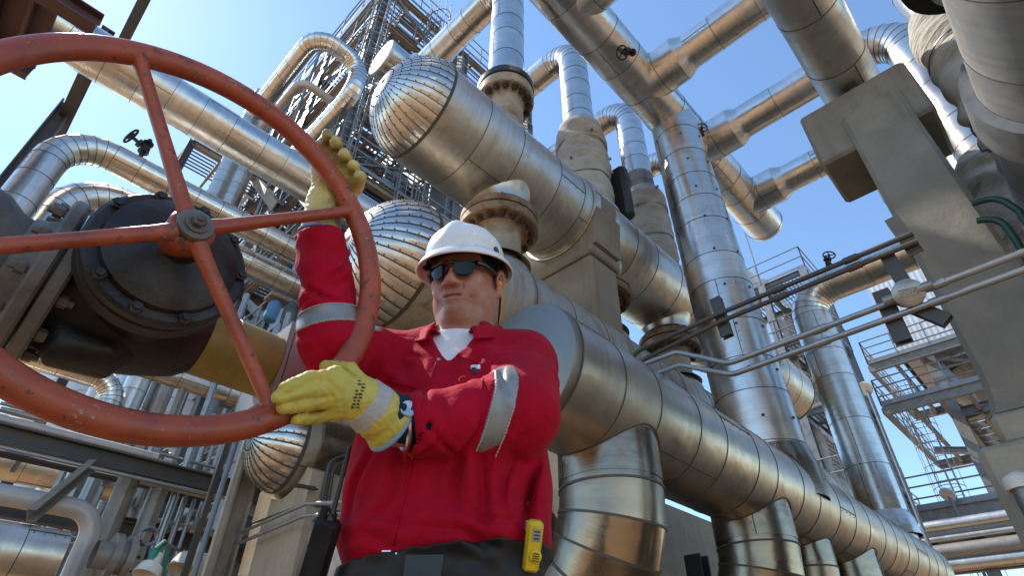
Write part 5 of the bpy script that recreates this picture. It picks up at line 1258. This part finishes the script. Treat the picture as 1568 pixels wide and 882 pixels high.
# hands: knuckle, middle joint, tip for every finger
LK = [[(514, 575, 1.012), (472, 580, .988), (436, 595, .946)], [(512, 594, 1.004), (466, 600, .974), (426, 609, .938)], [(512, 612, 1.004), (468, 620, .976), (433, 625, .946)], [(516, 630, 1.010), (484, 640, .996), (454, 643, .966)]]
LT = [(566, 596, 1.035), (536, 566, 1.055), (500, 562, 1.065)]
RK = [[(525, 272, 1.368), (541, 260, 1.374), (541, 253, 1.322)], [(513, 256, 1.368), (528, 241, 1.376), (527, 236, 1.320)], [(500, 240, 1.366), (515, 223, 1.374), (514, 216, 1.318)], [(487, 228, 1.360), (501, 211, 1.366), (501, 205, 1.318)]]
RTm = [(519, 318, 1.335), (533, 302, 1.368), (546, 286, 1.368), (551, 271, 1.326)]
def hand(S, K, T, W, r, palm, k=.0045, flat=None):
    w = np.asarray(W)
    for i, f in enumerate(K):
        p = [at(*q) for q in f]; rr = r * (1.0, 1.05, 1.0, .90)[i]
        S.cap(w, p[0], palm * .98, palm * .74, .012); S.cap(p[0], p[1], rr * 1.14, rr * 1.06, k); S.cap(p[1], p[2], rr * 1.05, rr * .92, k * .5)
    t = [at(*q) for q in T]
    S.cap(w + (t[0] - w) * .4, t[0], palm * .9, r * 1.5, .018)
    for a, b in zip(t[:-1], t[1:]): S.cap(a, b, r * 1.18, r * 1.08, k)
PWL, PWR = at(558, 617, 1.015), at(496, 312, 1.325)
hand(Sb, LK, LT, PWL, .0085, .019); hand(Sb, RK, RTm, PWR, .0085, .017); Sb.cap(PWL, wL, .028, .032, .02); Sb.cap(PWR, wR, .026, .032, .02)
body = Sb.build('body', 'skin', person, 1)

# gloves
def glove(K, T, PW, wr, hem_c, hem_r, name_m, r, palm, side):
    pts = np.array([at(*q) for f in K for q in f] + [at(*q) for q in T] + [PW, wr, hem_c]); S = SDF.box(pts.min(0) - .085, pts.max(0) + .085, .0026)
    hand(S, K, T, PW, r, palm); d_ = unit(hem_c - PW)
    mid = PW + (hem_c - PW) * .45
    S.cap(PW, mid, palm * 1.5, hem_r * .84, .02); S.cap(mid, hem_c, hem_r * .84, hem_r, .012, folds(mid, hem_c, .0035, 1.6, .7, 1.0) if side == 'L' else folds(mid, hem_c, .0015, 1.5, .3, 1.0))
    X_, Y_, Z_ = np.meshgrid(*S.ax, indexing='ij', sparse=True)
    s_ = (X_ - hem_c[0]) * d_[0] + (Y_ - hem_c[1]) * d_[1] + (Z_ - hem_c[2]) * d_[2]; S.F = np.maximum(S.F, s_)
    S.cap(hem_c - d_ * .022, hem_c + d_ * .02, hem_r * .78, hem_r * .95, .003, neg=True)
    # leather creases
    n_ = .0011 * np.sin(X_ * 310 + 2 * np.sin(Z_ * 130)) * np.sin(Z_ * 280 + 2 * np.sin(Y_ * 150)); S.F = S.F + n_.astype(np.float32)
    g = S.build('glove', name_m, person, 1)
    e1, e2 = perp(d_)
    mb = MB(); ring = [hem_c - d_ * .002 + hem_r * (math.cos(a) * e1 + math.sin(a) * e2) for a in np.linspace(0, 2 * PI, 49)]; mb.tube(ring, .0042, 8, caps=(False, False)); mb.build('hem', 'hem', g)
    return g
hemL = at(601, 650, 1.045) ; hemR = at(491, 360, 1.292)
gl = glove(LK, LT, PWL, wL, hemL, .054, 'glove', .0122, .0245, 'L')
gr = glove(RK, RTm, PWR, wR, hemR, .047, 'glove_dirty', .0145, .0262, 'R')
# grey knit band with a worn black print on the left glove
dL = unit(hemL - PWL); pk = PWL + dL * .010
S = SDF.box(pk - .085, pk + .085, .0028); hand(S, LK, LT, PWL, .0128, .0245); mid = PWL + (hemL - PWL) * .45; S.cap(PWL, mid, .0245 * 1.5, .054 * .84, .02); S.cap(mid, hemL, .054 * .84, .054, .012); S.F -= .0018
X_, Y_, Z_ = np.meshgrid(*S.ax, indexing='ij', sparse=True); s_ = (X_ - pk[0]) * dL[0] + (Y_ - pk[1]) * dL[1] + (Z_ - pk[2]) * dL[2]; S.F = np.maximum(S.F, np.abs(s_) - .015)
band = S.build('knit_band', 'knit', gl, 1)
mb = MB(); rg = random.Random(4)
from mathutils.bvhtree import BVHTree
def surf(objs, px, py, off):
    """point of the given meshes seen through a pixel of the photo's viewpoint, lifted a little"""
    best = None
    for o in objs:
        L = worldloc(o); t = BVHTree.FromPolygons([Vector(np.array(v.co) + L) for v in o.data.vertices], [tuple(p.vertices) for p in o.data.polygons]) if o.name not in surf.c else surf.c[o.name]
        surf.c[o.name] = t; r = unit(ray(px, py)); h_ = t.ray_cast(Vector(CC), Vector(r))
        if h_[0] is not None and (best is None or h_[3] < best[1]): best = (np.array(h_[0]), h_[3], np.array(h_[1]))
    if best is None: return None, None
    n_ = best[2]; n_ = n_ if n_ @ (CC - best[0]) > 0 else -n_
    return best[0] + n_ * off, n_
surf.c = {}
for i in range(9):
    for j in range(2):
        if rg.random() < .15: continue
        px, py = 551 + j * 7 - i * 1.3 + rg.uniform(-1, 1), 584 + i * 5.0
        p, n_ = surf([band, gl], px, py, .0008)
        if p is not None: e1 = unit(CR - n_ * (CR @ n_)); e2 = np.cross(n_, e1); mb.box(p, (.0055 * rg.uniform(.6, 1.2), .0035 * rg.uniform(.5, 1.1), .0012), (e1, e2, n_))
if mb.v: mb.build('print', 'print_black', band)
# navy undersleeve and wrist watch
S = SDF.box(np.minimum(hemL, wL) - .1, np.maximum(hemL, wL) + .1, .0035); S.cap(hemL - dL * .03, el_ if False else eL + (wL - eL) * .80, .045, .046, .01, folds(hemL, eL, .003, 5, .5, 1)); S.build('undersleeve', 'navy', person, 1)
dwt = unit(eL - wL); cw_ = hemL + dwt * .020 - unit(CD) * .0
mb = MB(); e1, e2 = perp(dwt); mb.tube([cw_ + .0475 * (math.cos(a) * e1 + math.sin(a) * e2) for a in np.linspace(0, 2 * PI, 41)], .006, 8, caps=(False, False)); 
tow = unit(CC - cw_ + .5 * ZZ); tow = unit(tow - dwt * (tow @ dwt)); mb.lathe(cw_ + tow * .046, tow, [(0, .001), (0, .017), (.008, .017), (.010, .015), (.009, .001)], 20); mb.build('watch', 'steel_snap', person)

# t-shirt in the open neck
S = SDF.box(TC + V(-.16, -.16, 1.42), TC + V(.16, .16, 1.66), .0036); torso(S, -.013, .0, False); S.cap(TC + ZZ * 1.56, TC + ZZ * 1.60, .074, .073, .03)
X_, Y_, Z_ = np.meshgrid(*S.ax, indexing='ij', sparse=True); fr_ = (X_ - TC[0]) * tf[0] + (Y_ - TC[1]) * tf[1]; S.F = np.maximum(S.F, Z_ - (1.632 - .30 * np.maximum(fr_, 0)))
S.build('undershirt', 'tshirt', person, 1)
# collar flaps and lapels
def collar():
    mb = MB(); nphi, vs, rows = 60, [], 6
    for i in range(nphi + 1):
        ph = math.radians(-152 + 304 * i / nphi); back = math.cos(ph)          # 0 = back of the neck
        front = max(0.0, (abs(math.degrees(ph)) - 95) / 57)
        for j in range(rows):
            t = j / (rows - 1)                                                  # 0 neck edge -> 1 outer edge of the turned down flap
            r = .074 + .010 * math.sin(PI * min(1, t * 1.2)) + t * (.030 + .030 * front); z = 1.632 + .030 * math.sin(PI * min(t * 1.25, 1) * .9) * (1 - .3 * front) - t * (.020 + .035 * front) - front * (.040)
            a = .030 * front
            q = TC + (-math.cos(ph)) * (r + a * .6) * tf + math.sin(ph) * (r * (1.12 - .15 * front)) * tr + ZZ * z
            vs.append(q)
    fs = [(i * rows + j, i * rows + j + 1, (i + 1) * rows + j + 1, (i + 1) * rows + j) for i in range(nphi) for j in range(rows - 1)]
    mb.add(vs, fs); o = mb.build('collar', 'red', cov, angle=70)
    m = o.modifiers.new('thick', 'SOLIDIFY'); m.thickness = .004; m.offset = 1; return o
collar()
# placket edge, pockets, patch, snaps: laid on the chest where it is
def decal(name, m, px, w=.003, parent=None, off=.0012, close=True):
    P = []; 
    for k in range(len(px)):
        a, b = px[k], px[(k + 1) % len(px)]
        if not close and k == len(px) - 1: break
        n_ = max(2, int(math.hypot(b[0] - a[0], b[1] - a[1]) / 4))
        for q in range(n_):
            p, _ = surf([cov], a[0] + (b[0] - a[0]) * q / n_, a[1] + (b[1] - a[1]) * q / n_, off)
            if p is not None: P.append(p)
    if close and P: P.append(P[0])
    if len(P) > 2:
        mb = MB(); mb.tube(P, w, 6, caps=(not close, not close)); return mb.build(name, m, parent or cov)
def patch(name, m, c, w, h_, off=.0015, n=6, sl=0):
    vs = []; 
    for i in range(n + 1):
        for j in range(n + 1):
            p, _ = surf([cov], c[0] + (i / n - .5) * w + sl * (j / n - .5), c[1] + (j / n - .5) * h_, off)
            if p is None: return None
            vs.append(p)
    mb = MB(); mb.add(vs, [(i * (n + 1) + j, i * (n + 1) + j + 1, (i + 1) * (n + 1) + j + 1, (i + 1) * (n + 1) + j) for i in range(n) for j in range(n)]); o = mb.build(name, m, cov); m_ = o.modifiers.new('thick', 'SOLIDIFY'); m_.thickness = .002; m_.offset = 0; return o
def arm_ring(name, m, p, n_, off, parent, dash=None, n=72, r=.0012):
    """stitching or a seam that follows the cloth round an arm"""
    L = worldloc(cov)
    if 'cov' not in surf.c: surf.c['cov'] = BVHTree.FromPolygons([Vector(np.array(v.co) + L) for v in cov.data.vertices], [tuple(q.vertices) for q in cov.data.polygons])
    e1, e2 = perp(n_); P = []
    for k in range(n):
        a = 2 * PI * k / n; d = math.cos(a) * e1 + math.sin(a) * e2; h_ = surf.c['cov'].ray_cast(Vector(p), Vector(d), .0845)
        P.append(np.array(h_[0]) + d * off if h_[0] is not None else None)
    mb = MB()
    for k in range(n):
        if P[k] is None or P[(k + 1) % n] is None or np.linalg.norm(P[k] - P[(k + 1) % n]) > .025: continue
        q = P[k] + (P[(k + 1) % n] - P[k]) * (.62 if dash else 1.0); mb.tube([P[k], q], r, 5)
    if mb.v: mb.build(name, m, parent)
MAT['thread'] = m_plain('pale_thread', (.50, .46, .36), .8)
for p_, n2_ in ((pb, nb_), (pb2, nb2)):
    for s_ in (-1, 1): arm_ring('stitching', 'thread', p_ + n2_ * s_ * .0195, n2_, .0026, cov, True)
for sh_, el_ in ((sL, eL), (sR, eR)): arm_ring('armhole_seam', 'red', sh_ + (el_ - sh_) * .10, unit(el_ - sh_), .0008, cov, None, 72, .0022)
decal('placket_seam', 'red', [(668, 556), (652, 600), (640, 660), (628, 720), (612, 790), (600, 838)], .0022, close=False)
decal('pocket_seam', 'red', [(700, 545), (742, 560), (738, 600)], .0018, close=False)
decal('chest_seam', 'red', [(566, 575), (620, 590), (640, 596)], .0018, close=False)
patch('name_patch', 'white_patch', (728, 563), 15, 6); patch('pen_clip', 'print_black', (726, 569), 7, 9, .002)
for px, py in ((703, 536), (672, 552)):
    p, n_ = surf([cov], px, py, .001)
    if p is not None: mb = MB(); mb.lathe(p, n_, [(-.002, .001), (-.002, .006), (.003, .005), (.0035, .001)], 14); mb.build('snap', 'steel_snap', cov)
p, n_ = surf([cov], 708, 581, .002)
if p is not None:
    mb = MB(); e1, e2 = perp(n_); mb.tube([p + .0075 * (math.cos(a) * e1 + math.sin(a) * e2) for a in np.linspace(.4, 4.2, 18)], .0018, 6); mb.build('key_ring', m_plain('red_orange_plastic', (.75, .07, .02), .4), cov)

# hard hat: full brim, ridge along the crown
hat = MB(); nphi = 96; prof = [(.0, 1.0, .175)]
rows = []
RX, RY_, RZ = .0985, .118, .100; HB = .050
def hat_pt(a, t):
    """t 0..1 crown top to crown foot, 1..2 brim"""
    ca, sa = math.cos(a), math.sin(a)
    if t <= 1:
        th = PI / 2 * t; s_ = math.sin(th) ** .92; z = HB + RZ * math.cos(th) ** .85
        x = RX * s_ * ca; y = RY_ * s_ * sa
        if abs(x) < .030: z += .010 * (math.cos(PI * x / .030) * .5 + .5) * (1 - t ** 4) ; y *= 1.0
        return (x, y - .008, z)
    q = t - 1; w = q * (.0205 + .006 * max(0, sa)); z = HB - .016 * q - .010 * q * q + .004 * math.sin(PI * q)
    return ((RX + w) * ca, (RY_ + w * 1.08) * sa - .008, z)
ts = list(np.linspace(.0, 1, 22)) + list(np.linspace(1.05, 2, 9))
vs = [hp(*hat_pt(2 * PI * k / nphi, t)) for t in ts for k in range(nphi)]
fs = [(i * nphi + k, i * nphi + (k + 1) % nphi, (i + 1) * nphi + (k + 1) % nphi, (i + 1) * nphi + k) for i in range(len(ts) - 1) for k in range(nphi)]
hat.add(vs, fs); hato = hat.build('hard_hat', 'hat', person, angle=80); sm = hato.modifiers.new('thick', 'SOLIDIFY'); sm.thickness = .0045; sm.offset = 0
hb = MB(); vs = []; n_ = 64
for z_, gx in ((.047, 0), (.047, .004), (.068, .004), (.070, 0)):
    for k in range(n_): a = 2 * PI * k / n_; vs.append(hp((.0795 + gx) * math.cos(a), (.0985 + gx) * math.sin(a) - .014, z_ - .004 * math.sin(a)))
hb.add(vs, [(i * n_ + k, i * n_ + (k + 1) % n_, (i + 1) * n_ + (k + 1) % n_, (i + 1) * n_ + k) for i in range(3) for k in range(n_)]); hb.build('headband', 'black_plastic', hato)
for s_ in (-1, 1):
    for q in range(3): mb = MB(); mb.box(hp(s_ * .094, -.030 + q * .030, .052), (.012, .022, .030), FRM, bev=.004); mb.build('suspension_clip', 'black_plastic', hato)
mb = MB(); mb.box(hp(.092, -.045, .034), (.012, .050, .032), FRM, bev=.005); mb.build('ratchet', 'black_plastic', hato)
# hair
S = SDF.box(HO - .14, HO + .14, .0034); S.ell(hp(0, -.024, .036), [HS * q for q in (.0785, .0985, .088)], FRM, 0)
q0 = hp(0, 0, 0); X_, Y_, Z_ = np.meshgrid(*S.ax, indexing='ij', sparse=True); lx = ((X_ - q0[0]) * xh[0] + (Y_ - q0[1]) * xh[1] + (Z_ - q0[2]) * xh[2]); ly = ((X_ - q0[0]) * fh[0] + (Y_ - q0[1]) * fh[1] + (Z_ - q0[2]) * fh[2]); lz = ((X_ - q0[0]) * uh[0] + (Y_ - q0[1]) * uh[1] + (Z_ - q0[2]) * uh[2])
S.F = np.maximum(S.F, np.maximum(ly - (.040 + .3 * (lz - .03)), np.maximum(lz - .075, -.055 - lz + np.maximum(0, ly + .02) * 1.2))); S.build('hair', 'hair', person, 1)
# sunglasses
sg_ = MB()
for s_ in (-1, 1):
    vs = []; nu, nv = 16, 10
    for i in range(nu + 1):
        for j in range(nv + 1):
            u_ = i / nu * 2 - 1; v_ = j / nv * 2 - 1; rr_ = (1 - abs(v_) ** 3.0 * .22); a = math.radians(22.5 + 18.5 * u_ * (1 - .25 * v_ * v_)) * s_
            zz = -.004 + (.0205 * v_) * (1 - .30 * abs(u_) ** 3) + .006 * u_ * u_ + (.003 * u_)
            vs.append(hp(.0855 * math.sin(a) * 1.02, .1035 * math.cos(a) + .004, zz))
    sg_.add(vs, [(i * (nv + 1) + j, i * (nv + 1) + j + 1, (i + 1) * (nv + 1) + j + 1, (i + 1) * (nv + 1) + j) for i in range(nu) for j in range(nv)])
gg = thing('sunglasses', None, None) if False else sg_.build('sunglasses', 'lens', person, angle=70); mo = gg.modifiers.new('thick', 'SOLIDIFY'); mo.thickness = .003; mo.offset = 0
fr = MB()
for s_ in (-1, 1):
    top_ = [hp(.0865 * math.sin(math.radians(a_) * s_), .1045 * math.cos(math.radians(a_)) + .004, .0165 + .004 * ((a_ - 22) / 20) ** 2 - .003) for a_ in np.linspace(3, 42, 12)]
    fr.tube(top_, .0028, 8)
    fr.tube([hp(.0865 * math.sin(math.radians(42)) * s_, .1045 * math.cos(math.radians(42)) + .004, .012), hp(.072 * s_, .062, .010), hp(.0795 * s_, .030, .008), hp(.0835 * s_, -.012, .004), hp(.084 * s_, -.030, -.012)], [.0075, .007, .006, .005, .004], 8)
fr.tube([hp(-.012, .1075, .010), hp(0, .1095, .012), hp(.012, .1075, .010)], .0032, 8); fr.build('frame', 'black_plastic', gg)
for s_ in (1, -1):
    mb = MB(); mb.ball(hp(s_ * .087, -.010, -.014), .0075, 12); mb.tube([hp(s_ * .088, -.010, -.016), hp(s_ * .090, -.018, -.05), hp(s_ * .078, -.035, -.09), hp(s_ * .05, -.075, -.14)], .0016, 6); mb.build('earplug', 'orange', person)
    mb = MB(); mb.tube([hp(s_ * .084, -.030, -.02), hp(s_ * .079, -.034, -.06), hp(s_ * .070, -.045, -.10), hp(s_ * .06, -.07, -.13)], .0032, 6); mb.build('retainer_cord', 'black_plastic', person)
for s_ in (-1, 1):
    S = SDF.box(TC + tr * s_ * .145 + V(-.24, -.24, 0), TC + tr * s_ * .145 + V(.24, .24, .30), .006); an = TC + tr * s_ * .145 - tf * .01
    S.cap(an + ZZ * .24, an + ZZ * .07, .058, .05, .02); S.cap(an + ZZ * .055, an + tf * .17 + ZZ * .045, .05, .042, .03); S.cap(an - tf * .04 + ZZ * .04, an + tf * .18 + ZZ * .035, .035, .035, .02)
    Z_ = S.ax[2][None, None, :]; S.F = np.maximum(S.F, .004 - Z_); S.build('boot', 'boot', person, 1)
# things hung on the belt
rd = thing('two_way_radio', 'black two-way radio with a long antenna hanging from the black belt', 'radio', at(492, 840, 1.03))
c = at(484, 858, 1.035); ax_ = unit(at(510, 770, 1.05) - at(478, 880, 1.03)); e1 = unit(np.cross(ax_, CD)); e2 = np.cross(ax_, e1)
mb = MB(); mb.box(c, (.052, .036, .150), (e1, e2, ax_), bev=.008); mb.build('body', 'black_plastic', rd)
b0 = at(506, 798, 1.045); b1 = at(536, 684, 1.10); mb = MB(); mb.tube([b0 - (b1 - b0) * .15, b0, b0 + (b1 - b0) * .15, b1], [.010, .009, .0055, .0035], 10); mb.build('antenna', 'black_plastic', rd)
mb = MB(); mb.cyl(c + ax_ * .070 + e1 * .012, c + ax_ * .092 + e1 * .012, .009, 12); mb.cyl(c + ax_ * .070 - e1 * .008, c + ax_ * .086 - e1 * .008, .007, 12); mb.build('knob', 'black_plastic', rd)
mb = MB(); mb.box(c - ax_ * .02 - e2 * .02, (.045, .004, .05), (e1, e2, ax_), bev=.001); mb.build('grille', 'belt', rd)
gd = thing('gas_detector', 'small yellow gas detector clipped to the black belt', 'gas detector', at(817, 832, 1.05))
p, n_ = surf([cov], 815, 830, .016); p = at(817, 833, 1.06) if p is None else p
n2 = unit(.75 * n_ + .4 * unit(CC - p)) if n_ is not None else unit(CC - p); ax_ = unit(ZZ - n2 * n2[2] + .10 * tr); ax_ = unit(ax_ - n2 * (ax_ @ n2)); e1 = np.cross(ax_, n2)
if e1 @ CR < 0: e1 = -e1
mb = MB(); mb.box(p, (.030, .024, .088), (e1, n2, ax_), bev=.006); mb.build('body', 'mon_yellow', gd)
mb = MB(); mb.lathe(p + ax_ * -.014 + e1 * .006 + n2 * .010, n2, [(0, .011), (.006, .011), (.008, .009), (.008, .001)], 20); mb.build('sensor', 'mon_yellow', gd)
mb = MB(); mb.box(p + ax_ * .022 + n2 * .0125 + e1 * .004, (.015, .002, .022), (e1, n2, ax_)); mb.build('display', 'grey_plastic', gd)
mb = MB()
for i in range(4): mb.box(p + ax_ * (-.020 + i * .004) + e1 * .006 + n2 * .0185, (.012, .001, .0015), (e1, n2, ax_))
for i in range(3): mb.box(p + ax_ * (.016 + i * .006) + n2 * .0138 + e1 * .004, (.010, .0008, .002), (e1, n2, ax_))
mb.build('grille', 'print_black', gd)
mb = MB(); mb.box(p + ax_ * .030 - n2 * .014 - e1 * .013, (.012, .012, .02), (e1, n2, ax_), bev=.002); mb.build('clip', 'steel_snap', gd)
# ------------------------------------------------------------------ daylight
SUN_AZ_R, SUN_AZ_F, SUN_EL = -.95, .50, math.radians(50)
h = SUN_AZ_R * RT + SUN_AZ_F * FW; h = h / np.linalg.norm(h)
sdir = h * math.cos(SUN_EL) + ZZ * math.sin(SUN_EL)
ld = bpy.data.lights.new('sun', 'SUN'); ld.energy = 3.6; ld.angle = math.radians(.5); ld.color = (1.0, .93, .82)
lo = bpy.data.objects.new('sun', ld); COL.objects.link(lo); lo.rotation_euler = Vector(sdir).to_track_quat('Z', 'Y').to_euler(); lo.location = (0, 0, 30)
w = bpy.data.worlds.new('World'); scene.world = w; w.use_nodes = True; nt = w.node_tree; bg = nt.nodes['Background']
sky = nt.nodes.new('ShaderNodeTexSky'); sky.sky_type = 'NISHITA'; sky.sun_disc = False; sky.sun_elevation = SUN_EL
sky.sun_rotation = math.atan2(sdir[0], sdir[1]); sky.air_density = 1.0; sky.dust_density = .12; sky.ozone_density = .8
nt.links.new(mix(nt, 1.0, sky.outputs[0], (.90, 1.02, 1.08), 'MULTIPLY'), bg.inputs[0]); bg.inputs[1].default_value = .15
vs = scene.view_settings; vs.view_transform = 'Standard'; vs.look = 'None'; vs.gamma = 1.0; vs.use_curve_mapping = False; vs.exposure = 0.88
scene.cycles.use_denoising = True
scene.cycles.max_bounces = 8; scene.cycles.glossy_bounces = 5; scene.cycles.diffuse_bounces = 4
scene.cycles.sample_clamp_indirect = 6.0
